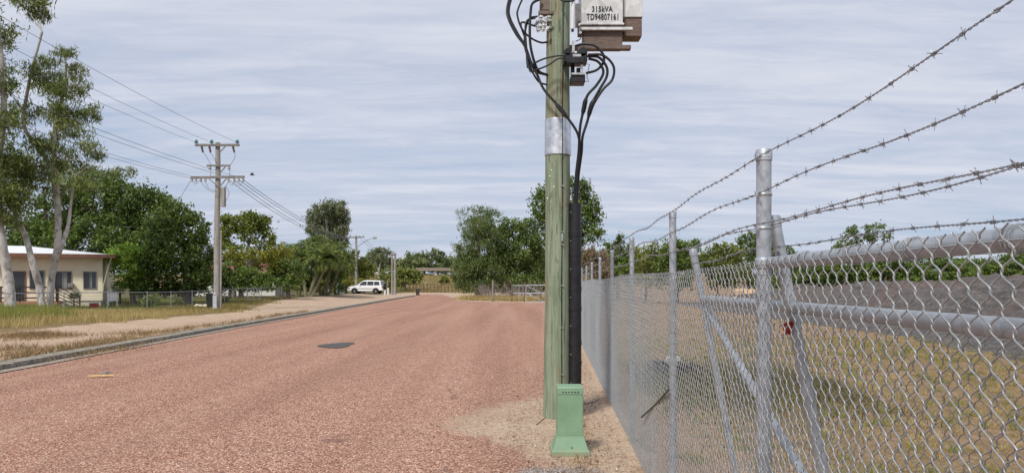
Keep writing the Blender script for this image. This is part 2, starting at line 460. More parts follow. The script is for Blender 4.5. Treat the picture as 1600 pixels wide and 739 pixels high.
m_, nt_, b_ = mat('grey_mulch')
o_ = nt_.obj()
s_ = nt_.mapping(o_, (1, 1, 3.2))
na = nt_.math('ADD', nt_.math('MULTIPLY', nt_.noise(s_, 2.6, 7, 0.75), 0.55), nt_.math('MULTIPLY', nt_.noise(s_, 11.0, 5, 0.75), 0.45))
nb = nt_.noise(o_, 0.35, 4, 0.6)
c_ = nt_.ramp(na, [(0.36, (0.032, 0.029, 0.027)), (0.47, (0.105, 0.094, 0.088)), (0.56, (0.175, 0.156, 0.142)), (0.68, (0.36, 0.325, 0.29))])
c_ = nt_.mix(nt_.ramp(nb, [(0.5, 0.0), (0.7, 0.5)]), c_, (0.195, 0.115, 0.085))
nt_.put(b_.inputs['Base Color'], c_)
b_.inputs['Roughness'].default_value = 0.95
nt_.put(b_.inputs['Normal'], nt_.bump(na, 1.0, 0.15))
M['mulch'] = m_
m_, nt_, b_ = mat('loose_pebbles')
g_ = nt_.new('ShaderNodeNewGeometry')
nt_.put(b_.inputs['Base Color'], nt_.ramp(g_.outputs['Random Per Island'],
        [(0, (0.13, 0.07, 0.05)), (0.4, (0.36, 0.21, 0.15)), (0.7, (0.50, 0.37, 0.27)), (1, (0.66, 0.56, 0.46))]))
b_.inputs['Roughness'].default_value = 0.9
M['pebble'] = m_


# ------------------------------------------------------------------ builders
def tag(o, label=None, cat=None, group=None, kind=None):
    if label:
        o['label'] = label
    if cat:
        o['category'] = cat
    if group:
        o['group'] = group
    if kind:
        o['kind'] = kind
    return o


def thing(name, label, cat, loc=(0, 0, 0), rotz=0.0, group=None):
    o = bpy.data.objects.new(name, None)
    COL.objects.link(o)
    o.empty_display_size = 0.3
    o.location = loc
    o.rotation_euler = (0, 0, rotz)
    return tag(o, label, cat, group)


def root_matrix(o):
    m = Matrix.Identity(4)
    while o is not None:
        m = Matrix.LocRotScale(o.location, o.rotation_euler, None) @ m
        o = o.parent
    return m


def link(name, me, material, parent=None, smooth=False, local=False):
    """link a mesh whose vertices are in world space (or in the parent's space when local)"""
    if material is not None and len(me.materials) == 0:
        me.materials.append(material)
    if smooth:
        me.polygons.foreach_set('use_smooth', np.ones(len(me.polygons), dtype=bool))
        if len(me.polygons) < 20000:
            me.set_sharp_from_angle(angle=R(38))
    o = bpy.data.objects.new(name, me)
    COL.objects.link(o)
    if parent is not None:
        if not local:
            me.transform(root_matrix(parent).inverted())
        o.parent = parent
    me.update()
    return o


class MB:
    def __init__(self):
        self.v, self.f = [], []

    def box(self, c, s, rot=None, taper=1.0):
        i = len(self.v)
        for z in (-1, 1):
            t = taper if z > 0 else 1.0
            for x, y in ((-1, -1), (1, -1), (1, 1), (-1, 1)):
                p = Vector((x * s[0] / 2 * t, y * s[1] / 2 * t, z * s[2] / 2))
                if rot is not None:
                    p = rot @ p
                self.v.append(tuple(p + Vector(c)))
        self.f += [(i, i + 3, i + 2, i + 1), (i + 4, i + 5, i + 6, i + 7)]
        for k in range(4):
            a, b = i + k, i + (k + 1) % 4
            self.f.append((a, b, b + 4, a + 4))
        return self

    def bar(self, a, b, wdt, hgt=None):
        """a straight square bar from a to b"""
        a, b = Vector(a), Vector(b)
        d = b - a
        q = d.to_track_quat('Z', 'Y').to_matrix()
        return self.box((a + b) / 2, (wdt, hgt or wdt, d.length), q)

    def tube(self, pts, r, n=8, cap=True):
        pts = [Vector(p) for p in pts]
        rs = r if isinstance(r, (list, tuple)) else [r] * len(pts)
        i0 = len(self.v)
        t = (pts[1] - pts[0]).normalized()
        ref = Vector((0, 0, 1)) if abs(t.z) < 0.9 else Vector((1, 0, 0))
        u = t.cross(ref).normalized()
        for k, p in enumerate(pts):
            if k == 0:
                tt = pts[1] - pts[0]
            elif k == len(pts) - 1:
                tt = pts[-1] - pts[-2]
            else:
                tt = pts[k + 1] - pts[k - 1]
            tt = tt.normalized() if tt.length > 1e-9 else t
            u = (u - tt * u.dot(tt))
            u = u.normalized() if u.length > 1e-6 else tt.orthogonal().normalized()
            vv = tt.cross(u)
            for j in range(n):
                a = 2 * math.pi * j / n
                self.v.append(tuple(p + (u * math.cos(a) + vv * math.sin(a)) * rs[k]))
        for k in range(len(pts) - 1):
            for j in range(n):
                a, b = i0 + k * n + j, i0 + k * n + (j + 1) % n
                self.f.append((a, b, b + n, a + n))
        if cap:
            self.f.append(tuple(i0 + j for j in reversed(range(n))))
            e = i0 + (len(pts) - 1) * n
            self.f.append(tuple(e + j for j in range(n)))
        return self

    def lathe(self, base, prof, n=16, axis=(0, 0, 1)):
        """prof: list of (radius, distance along axis)"""
        base, axis = Vector(base), Vector(axis).normalized()
        pts = [base + axis * h for _, h in prof]
        i0 = len(self.v)
        u = axis.orthogonal().normalized()
        vv = axis.cross(u)
        for (rr, h), p in zip(prof, pts):
            for j in range(n):
                a = 2 * math.pi * j / n
                self.v.append(tuple(p + (u * math.cos(a) + vv * math.sin(a)) * max(rr, 1e-4)))
        for k in range(len(prof) - 1):
            for j in range(n):
                a, b = i0 + k * n + j, i0 + k * n + (j + 1) % n
                self.f.append((a, b, b + n, a + n))
        self.f.append(tuple(i0 + j for j in reversed(range(n))))
        e = i0 + (len(prof) - 1) * n
        self.f.append(tuple(e + j for j in range(n)))
        return self

    def prism(self, poly, y0, y1, inset=0.0):
        """poly of (x, z) extruded along y"""
        i0, n = len(self.v), len(poly)
        for y in (y0, y1):
            for x, z in poly:
                self.v.append((x, y, z))
        self.f.append(tuple(i0 + k for k in range(n)))
        self.f.append(tuple(i0 + n + k for k in reversed(range(n))))
        for k in range(n):
            a, b = i0 + k, i0 + (k + 1) % n
            self.f.append((b, a, a + n, b + n))
        return self

    def quad(self, *p):
        i = len(self.v)
        self.v += [tuple(x) for x in p]
        self.f.append(tuple(range(i, i + len(p))))
        return self

    def mesh(self, name, bevel=0.0, seg=2):
        me = bpy.data.meshes.new(name)
        me.from_pydata(self.v, [], self.f)
        bm = bmesh.new()
        bm.from_mesh(me)
        bmesh.ops.recalc_face_normals(bm, faces=bm.faces)
        if bevel > 0:
            es = [e for e in bm.edges if len(e.link_faces) == 2 and e.calc_face_angle(0) > R(35)]
            bmesh.ops.bevel(bm, geom=es, offset=bevel, segments=seg, profile=0.5, affect='EDGES')
        bm.to_mesh(me)
        bm.free()
        return me

    def build(self, name, material, parent=None, bevel=0.0, smooth=False, local=False, seg=2):
        return link(name, self.mesh(name, bevel, seg), material, parent, smooth, local)


def np_mesh(name, verts, nper, faces=None):
    """verts (n, 3); consecutive groups of nper make one face each unless faces (m, nper) is given"""
    me = bpy.data.meshes.new(name)
    verts = np.ascontiguousarray(verts, dtype=np.float32)
    me.vertices.add(len(verts))
    me.vertices.foreach_set('co', verts.ravel())
    idx = np.arange(len(verts), dtype=np.int32) if faces is None else np.ascontiguousarray(faces, dtype=np.int32).ravel()
    nf = len(idx) // nper
    me.loops.add(len(idx))
    me.loops.foreach_set('vertex_index', idx)
    me.polygons.add(nf)
    me.polygons.foreach_set('loop_start', np.arange(nf, dtype=np.int32) * nper)
    me.polygons.foreach_set('loop_total', np.full(nf, nper, dtype=np.int32))
    me.update(calc_edges=True)
    return me


def at(px, py, d):
    return Vector(((px - CX) / F * d, d, HCAM - (py - HY) / F * d))


def smooth01(a, b, x):
    t = np.clip((np.asarray(x, dtype=float) - a) / (b - a), 0, 1)
    return t * t * (3 - 2 * t)


KY = [-40, 0, 14, 28, 44, 60, 74, 90, 101, 106, 112, 130, 400, 3000]
KX = [-8.9, -9.35, -9.8, -10.6, -11.2, -11.9, -12.5, -13.1, -13.5, -13.8, -14.6, -17, -17, -17]


def kerb_x(y):
    return np.interp(y, KY, KX)


def gz(x, y):
    """terrain height"""
    x, y = np.asarray(x, dtype=float), np.asarray(y, dtype=float)
    s = x - kerb_x(y)
    fade = 1 - smooth01(100, 112, y)
    z = np.where(s < -0.44, (0.112 + 0.10 * smooth01(0.44, 7, -s)) * fade, 0.0)
    z = z + 0.18 * smooth01(42, 62, y) * smooth01(3, 8, -s)
    z = z + 4.6 * smooth01(150, 225, y)
    wob = 0.02 * np.sin(x * 1.7 + y * 0.9) * np.cos(y * 1.3 - x * 0.6) + 0.012 * np.sin(x * 4.1) * np.sin(y * 3.3)
    z = z + wob * np.where(s < -1.0, smooth01(1.0, 2.5, -s), 0.0)
    z = z + wob * smooth01(0.3, 1.4, x - (0.81 + 0.0548 * y))
    return z


def gzf(x, y):
    return float(gz(x, y))


FD = Vector((0.0547, 0.9985, 0)).normalized()
FN = Vector((0.9985, -0.0547, 0)).normalized()
F0 = Vector((0.81, 0, 0))


def fp(u, n, z):
    """point of the boundary fence: along it, behind it, up"""
    p = F0 + FD * u + FN * n
    return Vector((p.x, p.y, z))


# ------------------------------------------------------------------ ground, road, kerb
def build_ground():
    s = np.concatenate([[-2500, -1200, -600, -300, -180, -120, -90, -70, -58], np.arange(-50, -14, 1.5), np.arange(-14, -0.6, 0.45),
                        [-0.46, -0.43, 0.0], np.arange(1, 8, 1.0), np.arange(8, 26, 0.4), np.arange(26, 60, 2), [66, 75, 90, 120, 180, 300, 700, 1500, 3000]])
    y = np.concatenate([[-60, -30, -15, -8], np.arange(-4, 60, 0.6), np.arange(60, 130, 2), np.arange(130, 250, 4), [270, 300, 400, 700, 1500, 3500]])
    S, Y = np.meshgrid(s, y)
    X = S + kerb_x(Y)
    Z = gz(X, Y)
    v = np.stack([X, Y, Z], -1).reshape(-1, 3)
    ny, nx = S.shape
    i = np.arange(ny * nx).reshape(ny, nx)
    f = np.stack([i[:-1, :-1], i[:-1, 1:], i[1:, 1:], i[1:, :-1]], -1).reshape(-1, 4)
    me = np_mesh('ground', v, 4, f)
    # surface cover: R sand, G green grass, B bare earth
    x, yy, ss = v[:, 0], v[:, 1], S.reshape(-1)
    sand = np.zeros(len(v))
    inner = np.interp(yy, [0, 24, 40, 55, 70, 100, 112], [6, 5.6, 4.0, 6.5, 8.5, 8.0, 12])
    fringe = np.interp(yy, [0, 20, 35, 50], [0.8, 0.8, 0.5, 0.35])
    left = (ss < -0.4)
    sand = np.where(left, smooth01(-0.5, 0.8, inner + ss) * smooth01(-0.35, 0.35, -ss - fringe) * 1.05, sand)
    fx = 0.81 + 0.0548 * yy
    between = (ss > 0) & (x < fx + 0.3)
    sand = np.where(between, 0.75, sand)
    sand = np.where((yy > 108) & (yy < 158) & (x < 6), 0.9 - smooth01(140, 156, yy), sand)
    green = np.zeros(len(v))
    green = np.where(left & (-ss > inner + 0.5), np.interp(yy, [0, 40, 60, 100], [0.35, 0.42, 0.62, 0.6]), green)
    green = np.where(left & (x < -21) & (yy > 43), 0.8, green)
    green = np.where(yy > 158, 0.5, green)
    right = x > fx
    # paddock: bare earth tongue next to the fence, a greener band, drier patches out to the bank
    e = x - fx
    earth = np.where(right, np.clip(0.85 - 0.5 * np.abs(e - 0.4) + 0.0 * yy, 0, 0.9) * smooth01(4.5, 6.5, yy) * (1 - smooth01(13, 15, yy)), 0)
    earth = np.maximum(earth, np.where(right, 0.62 * smooth01(9, 10.5, e) * (1 - smooth01(12, 14, e)), 0))
    earth = np.maximum(earth, np.where(right, 0.55 * smooth01(19, 24, yy), 0))
    earth = np.maximum(earth, np.where(right, 0.46, 0))
    green = np.where(right, 0.30 * (1 - smooth01(20, 32, yy)) + 0.1, green)
    green = np.where(right, np.maximum(green, 0.8 * np.exp(-((yy - 12.5) / 2.2) ** 2) * smooth01(0.8, 2, e) * (1 - smooth01(3.5, 5.5, e))), green)
    col = np.stack([sand, green, earth, np.ones(len(v))], -1).astype(np.float32)
    ca = me.color_attributes.new('zone', 'FLOAT_COLOR', 'POINT')
    ca.data.foreach_set('color', col.ravel())
    o = link('ground', me, M['ground'], None, True)
    return tag(o, kind='structure')


RY = [-40, 4, 6, 7, 7.8, 8.6, 9.6, 10.4, 11.2, 13, 20, 35, 50, 65, 66.5, 69, 72, 76, 90, 108, 126]
RX = [0.5, 0.5, 0.45, 0.25, -0.25, -0.85, -0.6, 0.0, 0.62, 0.78, 1.05, 1.5, 2.2, 2.8, 1.6, -1.8, -4.0, -5.6, -7.2, -9.8, -12.2]


def build_road():
    ys = np.concatenate([[-40, -20, -10], np.arange(-4, 14, 0.25), np.arange(14, 66, 1.0), np.arange(66, 80, 0.5), np.arange(80, 127, 2)])
    nc = 40
    rows = []
    edge = []
    for y in ys:
        a = float(kerb_x(y)) + 0.02
        b = float(np.interp(y, RY, RX))
        b2 = b + 1.1 if y < 66 else b + 0.5
        b2 = min(b2, 0.81 + 0.0548 * y - 0.12)
        t = np.linspace(0, 1, nc) ** 0.75
        xs = a + (b2 - a) * t
        crown = 0.012 + 0.045 * np.sin(np.pi * np.clip((xs - a) / (b - a + 1e-6), 0, 1)) * (1 if y < 100 else 0.6)
        rows.append(np.stack([xs, np.full(nc, y), crown], -1))
        e1 = smooth01(-0.5, 1.0, (xs - b + 0.25))
        e1 = np.maximum(e1, smooth01(112, 128, y) * 1.0)
        e2 = np.exp(-(((xs - 0.45) / 0.55) ** 2 + ((y - 6.45) / 0.5) ** 2)) * 0.85
        edge.append(np.stack([e1, e2, np.zeros(nc), np.ones(nc)], -1))
    v = np.concatenate(rows)
    ny = len(ys)
    i = np.arange(ny * nc).reshape(ny, nc)
    f = np.stack([i[:-1, :-1], i[:-1, 1:], i[1:, 1:], i[1:, :-1]], -1).reshape(-1, 4)
    me = np_mesh('road', v, 4, f)
    ca = me.color_attributes.new('edge', 'FLOAT_COLOR', 'POINT')
    ca.data.foreach_set('color', np.concatenate(edge).astype(np.float32).ravel())
    return tag(link('road', me, M['road'], None, True), kind='structure')


def build_kerb():
    ys = np.concatenate([np.arange(-20, 60, 1.2), np.arange(60, 107, 2.0)])
    prof = [(-0.46, 0.02), (-0.45, 0.130), (-0.16, 0.122), (-0.125, 0.112), (-0.115, 0.03), (-0.115, -0.02)]
    mb = MB()
    for a, b in zip(ys[:-1], ys[1:]):
        g = 0.012
        i = len(mb.v)
        dz = random.uniform(-0.006, 0.006)
        dx = random.uniform(-0.006, 0.006)
        for y in (a + g, b - g):
            for s, z in prof:
                mb.v.append((float(kerb_x(y)) + s + dx, y, z + dz))
        n = len(prof)
        for k in range(n - 1):
            mb.f.append((i + k, i + k + 1, i + n + k + 1, i + n + k))
        mb.f.append(tuple(i + k for k in reversed(range(n))))
        mb.f.append(tuple(i + n + k for k in range(n)))
    tag(mb.build('kerb', M['concrete'], None), kind='structure')
    for nm, s0, s1, z, m in (('kerb_joint', -0.113, -0.02, 0.026, 'joint_dark'), ('gutter', -0.02, 0.26, 0.030, 'gutter')):
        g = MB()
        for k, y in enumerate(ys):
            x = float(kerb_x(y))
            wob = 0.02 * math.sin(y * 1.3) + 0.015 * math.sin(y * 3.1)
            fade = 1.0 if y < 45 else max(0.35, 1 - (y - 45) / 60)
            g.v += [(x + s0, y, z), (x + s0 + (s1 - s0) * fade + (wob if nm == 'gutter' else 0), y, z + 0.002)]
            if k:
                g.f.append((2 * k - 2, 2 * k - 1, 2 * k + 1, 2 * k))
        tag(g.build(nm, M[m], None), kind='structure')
    # dark asphalt repair and a fainter one
    for px, py, rx, ry in ((526, 540, 0.44, 0.85), (652, 532, 0.5, 0.35)):
        d = (HCAM - 0.05) * F / (py - HY)
        c = at(px, py, d)
        b = MB()
        n = 22
        pts = []
        for k in range(n):
            a = 2 * math.pi * k / n
            r = 1 + 0.16 * math.sin(3 * a + px) + random.uniform(-0.07, 0.07)
            pts.append((c.x + rx * r * math.cos(a), c.y + ry * r * math.sin(a), 0.068))
        b.quad(*pts)
        if px == 526:
            tag(b.build('asphalt_patch', M['patch'], None), kind='structure')


build_ground()
build_road()
build_kerb()


# a raised bank of mulch and soil along the paddock
def build_bank():
    n, k = 240, 70
    ys = np.linspace(-12, 66, n)
    t = np.linspace(0, 1, k)
    Y, T = np.meshgrid(ys, t, indexing='ij')
    front = np.interp(ys, [-12, 12, 19, 24, 35, 57, 66], [10.0, 10.4, 11.4, 12.4, 12.6, 13.0, 14.0])[:, None]
    X = front + T ** 1.3 * 30
    top = np.interp(ys, [-12, 15, 26, 34, 45, 56, 66], [2.1, 2.05, 1.95, 1.75, 1.45, 1.0, 0.1])[:, None]
    H = top * smooth01(0, 1, np.clip((X - front) / 5.5, 0, 1)) * (1 - 0.9 * smooth01(36, 42, X))
    bumps = 0.12 * np.sin(X * 1.9 + Y * 0.7) * np.sin(Y * 1.3) + 0.07 * np.sin(X * 4.3 + 1) * np.sin(Y * 3.1 + X) + rng.normal(0, 0.07, X.shape) + 0.10 * np.sin(X * 0.9 - Y * 0.45) * np.sin(Y * 0.31)
    Z = H + bumps * smooth01(0.05, 0.6, H) - 0.06 * (T == 0)
    Z = Z - 0.5 * smooth01(0.985, 1, T)
    v = np.stack([X, Y, Z], -1).reshape(-1, 3)
    i = np.arange(n * k).reshape(n, k)
    f = np.stack([i[:-1, :-1], i[:-1, 1:], i[1:, 1:], i[1:, :-1]], -1).reshape(-1, 4)
    tag(link('mulch_bank_terrain', np_mesh('mulch_bank_terrain', v, 4, f), M['mulch'], None, True), kind='structure')


build_bank()


# ------------------------------------------------------------------ boundary fence of chain link
def zigzag_mesh(us, z0, z1, place, radius, sides, sub, spike=True):
    """woven wires: each climbs in a zigzag and hooks round its neighbour; returns verts, quads"""
    D = 0.0707
    half = D / 2
    nh = int((z1 - z0) / half)
    tt = np.concatenate([[k + j / sub for j in range(sub)] for k in range(nh)] + [[nh]])
    ph = tt % 1.0
    k = np.floor(tt)
    tri = 1 - 2 * ph
    cph = np.cos(np.pi * ph)
    wave = (0.30 * tri + 0.70 * (1.5 * cph - 0.5 * cph ** 3)) * np.where(k % 2 == 0, 1, -1)
    amp = half / 2 + radius * 1.5
    du = amp * wave
    dn = radius * 1.15 * np.sin(np.pi * ph) * np.where(k % 2 == 0, 1, -1)
    zz = z0 + tt * half
    if spike:
        zz = np.append(zz, z0 + (nh + 0.30) * half)
        du = np.append(du, du[-1] * 1.62)
        dn = np.append(dn, radius * 1.5)
    npt = len(zz)
    ang = 2 * np.pi * np.arange(sides) / sides
    allv, allf = [], []
    sg = np.where(np.round(us / half).astype(int) % 2 == 0, 1.0, -1.0)[:, None]
    U = us[:, None] + sg * du[None, :]
    N = sg * dn[None, :] + rng.normal(0, 0.0008, (len(us), 1))
    Z = np.broadcast_to(zz[None, :], U.shape) + rng.normal(0, 0.002, (len(us), 1))
    P = np.stack([U, N, Z], -1)                       # wires, points, 3
    T = np.gradient(P, axis=1)
    T /= np.linalg.norm(T, axis=2, keepdims=True) + 1e-9
    nrm = np.array([0.0, 1.0, 0.0])
    A = np.cross(T, nrm)
    A /= np.linalg.norm(A, axis=2, keepdims=True) + 1e-9
    B = np.cross(T, A)
    ring = P[:, :, None, :] + radius * (A[:, :, None, :] * np.cos(ang)[None, None, :, None] + B[:, :, None, :] * np.sin(ang)[None, None, :, None])
    nw = len(us)
    idx = np.arange(nw * npt * sides).reshape(nw, npt, sides)
    a, b = idx[:, :-1, :], np.roll(idx, -1, axis=2)[:, :-1, :]
    c, d = np.roll(idx, -1, axis=2)[:, 1:, :], idx[:, 1:, :]
    faces = np.stack([a, b, c, d], -1).reshape(-1, 4)
    v = place(ring.reshape(-1, 3))
    return v, faces


def fence_place(p):
    f0, fd, fn = np.array(F0), np.array(FD), np.array(FN)
    out = f0 + p[:, :1] * fd + p[:, 1:2] * fn
    # a taut but not perfect sheet
    bulge = 0.012 * np.sin(p[:, 0] * 1.9) * np.sin(p[:, 2] * 2.0)
    out = out + bulge[:, None] * fn
    out[:, 2] = p[:, 2] + 0.010 * np.sin(p[:, 0] * 0.9 + 0.4)
    return out


def merge_np(parts):
    vs, fs, o = [], [], 0
    for v, f in parts:
        vs.append(v)
        fs.append(f + o)
        o += len(v)
    return np.concatenate(vs), np.concatenate(fs)


def barbed(pa, pb, u0, u1, z, n_off, near=9.0, seed=0, fn=fp, sagspan=2.5):
    """two twisted strands with four-point barbs; u0..u1 along the fence"""
    rr = random.Random(seed)
    mb = MB()

    def zc(u):
        return z + 0.012 * math.sin(u * 1.7 + seed) + 0.006 * math.sin(u * 4.4 + seed * 2) - 0.008

    def nc(u):
        return n_off + 0.006 * math.sin(u * 2.6 + seed * 3)
    u_mid = min(near, u1)
    us = np.arange(u0, u_mid, 0.011)
    for sgn in (0, math.pi):
        pts = []
        for u in us:
            a = u / 0.042 * 2 * math.pi + sgn
            pts.append(fn(u, nc(u) + 0.0018 * math.cos(a), zc(u) + 0.0018 * math.sin(a)))
        mb.tube(pts, 0.0013, 4, False)
    if u1 > u_mid:
        pts = [fn(u, nc(u), zc(u)) for u in np.arange(u_mid, u1, 0.5)]
        mb.tube(pts, 0.0034, 4, False)
    u = u0 + rr.uniform(0, 0.1)
    while u < min(u1, 26):
        c = fn(u, nc(u), zc(u))
        for q in range(2):
            a = rr.uniform(0, math.pi)
            dv = FN * math.cos(a) + Vector((0, 0, 1)) * math.sin(a)
            off = FD * (0.004 if q else -0.004)
            ln = rr.uniform(0.011, 0.015)
            tilt = FD * rr.uniform(-0.006, 0.006)
            mb.tube([c + off - dv * ln + tilt, c + off + dv * ln - tilt], [0.0009, 0.0010], 4)
            ring = [c + off + FD * (0.003 * (k / 6 - 0.5)) + (FN * math.cos(k * 1.4) + Vector((0, 0, 1)) * math.sin(k * 1.4)) * 0.0040 for k in range(7)]
            if u < near:
                mb.tube(ring, 0.0014, 4, False)
        u += rr.uniform(0.095, 0.125)
    return mb


def pipe_post(mb, base, top, r, n=14):
    base, top = Vector(base), Vector(top)
    d = (top - base)
    ln = d.length
    mb.lathe(base, [(r, 0), (r, ln - 0.05), (r * 1.10, ln - 0.049), (r * 1.12, ln - 0.012), (r * 0.95, ln - 0.003), (r * 0.5, ln)], n, d)
    return mb


def build_fence():
    t = thing('chain_link_fence', 'tall galvanised chain link fence with straight strands of barbed wire beside the red road', 'fence', fp(2.83, 0, 0))
    parts = []
    D2 = 0.0707 / 2
    us1 = np.arange(-57, 17) * D2
    n1 = us1[-1] + D2
    us2 = np.arange(n1, 6.0, D2)
    us3 = np.arange(us2[-1] + D2, 22.0, D2)
    us4 = np.arange(us3[-1] + D2, 62.0, D2)
    parts.append(zigzag_mesh(us1, 0.03, 1.775, fence_place, 0.0020, 4, 2))
    parts.append(zigzag_mesh(us2, 0.03, 1.775, fence_place, 0.00195, 6, 6))
    parts.append(zigzag_mesh(us3, 0.03, 1.775, fence_place, 0.0020, 4, 2))
    parts.append(zigzag_mesh(us4, 0.03, 1.775, fence_place, 0.0022, 3, 1))
    v, f = merge_np(parts)
    link('chain_mesh', np_mesh('chain_mesh', v, 4, f), M['wire'], t, True)
    mb = MB()
    for z in (0.12, 0.9, 1.755):
        mb.tube([fp(u, 0.008, z + 0.004 * math.sin(u)) for u in np.arange(-2, 62, 1.0)], 0.002, 4, False)
    mb.build('tension_wire', M['wire'], t)
    us = [-1.9, 2.97, 5.15, 7.78, 10.5, 13.1] + [13.1 + 2.65 * k for k in range(1, 19)]
    for k, u in enumerate(us):
        m = MB()
        end = u < 3
        zt = 2.225 if end else 2.19 - 0.004 * (min(u, 18) - 5)
        r = 0.030 if end else 0.0242
        lean = random.uniform(-0.008, 0.008)
        pipe_post(m, fp(u, 0.035 + r - 0.024, -0.05), fp(u + lean, 0.035 + r - 0.024 + lean, zt), r)
        if u < 16:
            for z in (0.25, 0.9, 1.72):
                m.lathe(fp(u, 0.035 + r - 0.024, z), [(r + 0.0015, -0.002), (r + 0.003, 0), (r + 0.0015, 0.002)], 12)
            if end:
                for z in (2.19, 2.04, 1.905):
                    m.box(fp(u - 0.03, 0.005, z), (0.012, 0.016, 0.02))
                    m.lathe(fp(u, 0.035 + r - 0.024, z), [(r + 0.0015, -0.006), (r + 0.004, 0), (r + 0.0015, 0.006)], 12)
        m.build('end_post' if end else 'post', M['galv'], t, smooth=True)
    for k, z in enumerate((2.185, 2.045, 1.912)):
        barbed(None, None, -2.0, 61.5, z, 0.004, seed=k + 1).build('barbed_wire', M['barb'], t)
    m = MB()
    m.tube([fp(u, 0.055, 1.764) for u in np.linspace(-1.9, 2.97, 8)], 0.0242, 16)
    # clamp of the rail at the end post, and twitched tie wires along it
    m.lathe(fp(2.97, 0.041, 1.764), [(0.0325, -0.022), (0.0345, -0.018), (0.0345, 0.018), (0.0325, 0.022)], 16)
    rl = m.build('top_rail', M['galv'], t, smooth=True)
    for u in (0.55, 0.95, 1.35, 1.75, 2.1, 2.5):
        m = MB()
        pts = []
        for k in range(26):
            a = k * 0.72
            pts.append(fp(u + 0.0015 * k, 0.055 + 0.0275 * math.cos(a) * 1.05, 1.764 + 0.0275 * math.sin(a) * 1.05))
        m.tube(pts, 0.0016, 5, False)
        m.build('tie_wire', M['wire'], rl)


build_fence()


def build_gate():
    def gp(u, z, extra=0.0):
        return fp(u, 0.105 + 0.19 * (1.95 - z) + extra, z)
    t = thing('gate_leaf', 'old pipe gate leaf leaning against the back of the chain link fence', 'gate', fp(2.0, 0.5, 0))
    for u, zt in ((4.85, 1.915), (3.05, 1.965), (-1.2, 1.97)):
        m = MB()
        pipe_post(m, gp(u, 0.0), gp(u, zt), 0.0242)
        m.build('upright', M['galv'], t, smooth=True)
    m = MB()
    m.tube([gp(u, 1.585) for u in np.linspace(-1.2, 4.85, 8)], 0.0242, 14)
    m.tube([gp(u, 0.10) for u in np.linspace(-1.2, 4.85, 8)], 0.0212, 14)
    m.build('rail', M['galv'], t, smooth=True)
    m = MB()
    m.tube([gp(4.75, 1.52), gp(3.4, 0.86), gp(1.8, 0.12)], 0.0212, 14)
    m.build('diagonal_brace', M['galv'], t, smooth=True)
    def place(p):
        f0, fd, fn = np.array(F0), np.array(FD), np.array(FN)
        out = f0 + p[:, :1] * fd + (p[:, 1:2] + 0.105 + 0.03 + 0.19 * (1.95 - p[:, 2:3])) * fn
        out[:, 2] = p[:, 2]
        return out
    D2 = 0.0707 / 2
    v, f = zigzag_mesh(np.arange(-32, 133) * D2 + 0.002, 0.10, 1.56, place, 0.0015, 4, 3, False)
    link('infill_mesh', np_mesh('infill_mesh', v, 4, f), M['wire'], t, True)
    for k, z in enumerate((1.925, 1.828)):
        fn = lambda u, n, zz: fp(u, n + 0.07 + 0.19 * (1.95 - zz), zz)
        barbed(None, None, -1.2, 4.85, z, 0.0, seed=8 + k, fn=fn).build('barbed_wire', M['barb'], t)
    # loop of chain and wire that holds the leaf to the fence rail
    m = MB()
    for k in range(9):
        a = 2 * math.pi * k / 9
        c = gp(3.0, 1.76) + FD * (0.035 * math.cos(a)) + Vector((0, 0, 0.05 * math.sin(a))) - FN * 0.035
        m.tube([c + (FD * math.cos(b) + Vector((0, 0, 1)) * math.sin(b) + FN * (0.3 * math.sin(b + k))) * 0.012 for b in np.linspace(0, 6.28, 8)], 0.0028, 5, False)
    m.build('holding_chain', M['barb'], t)
    # red rag
    m = MB()
    c = gp(3.03, 1.50, -0.035)
    n = 9
    for i in range(n):
        for j in range(n):
            a, b = i / (n - 1) - 0.5, j / (n - 1) - 0.5
            m.v.append(tuple(c + FD * (a * 0.050 + 0.006 * math.sin(b * 9)) + Vector((0, 0, b * 0.050 + 0.008 * math.sin(a * 11)))
                             + FN * (0.012 * math.sin(a * 14 + b * 5) + 0.01 * math.cos(b * 12 + a * 6))))
    for i in range(n - 1):
        for j in range(n - 1):
            q = i * n + j
            m.f.append((q, q + 1, q + n + 1, q + n))
    o = m.build('red_rag', M['red'], None, smooth=True)
    tag(o, 'small crumpled red rag tied on the leaning gate upright behind the mesh', 'rag')


build_gate()


# ------------------------------------------------------------------ big green pole with its gear
PD = 9.32
pole_b = Vector((0.563, PD, 0.0))
pole_t = Vector((0.615, PD + 0.02, 9.6))


def pole_c(z):
    return pole_b.lerp(pole_t, z / 9.6)


def pole_r(z):
    return 0.168 - 0.0040 * z


pole = thing('utility_pole', 'big green treated timber pole in the foreground with metal band and black cable guard', 'power pole', pole_b)
mb = MB()
zs = np.concatenate([np.linspace(-0.2, 6.5, 46), np.linspace(6.8, 9.6, 8)])
mb.tube([pole_c(z) + Vector((0.006 * math.sin(z * 1.1), 0, 0)) for z in zs], [pole_r(z) * (1 + 0.012 * math.sin(z * 2.3) + 0.006 * math.sin(z * 7)) for z in zs], 32)
shaft = mb.build('shaft', M['pole_green'], pole, smooth=True)
mb = MB()
z0, z1 = at(0, 240, PD - .17).z, at(0, 183, PD - .17).z
prof = [(pole_r(z0) + 0.011, 0), (pole_r(z0) + 0.013, 0.004), (pole_r(z1) + 0.012, z1 - z0 - 0.004), (pole_r(z1) + 0.010, z1 - z0)]
mb.lathe(pole_c(z0), prof, 40)
c = pole_c((z0 + z1) / 2)
mb.box((c.x + 0.035, c.y - pole_r(z0) - 0.012, (z0 + z1) / 2), (0.010, 0.006, z1 - z0 - 0.01))
for zz in np.linspace(z0 + .03, z1 - .03, 5):
    mb.lathe((c.x + 0.035, c.y - pole_r(z0) - 0.013, zz), [(0.007, 0), (0.005, 0.006)], 8, (0, -1, 0))
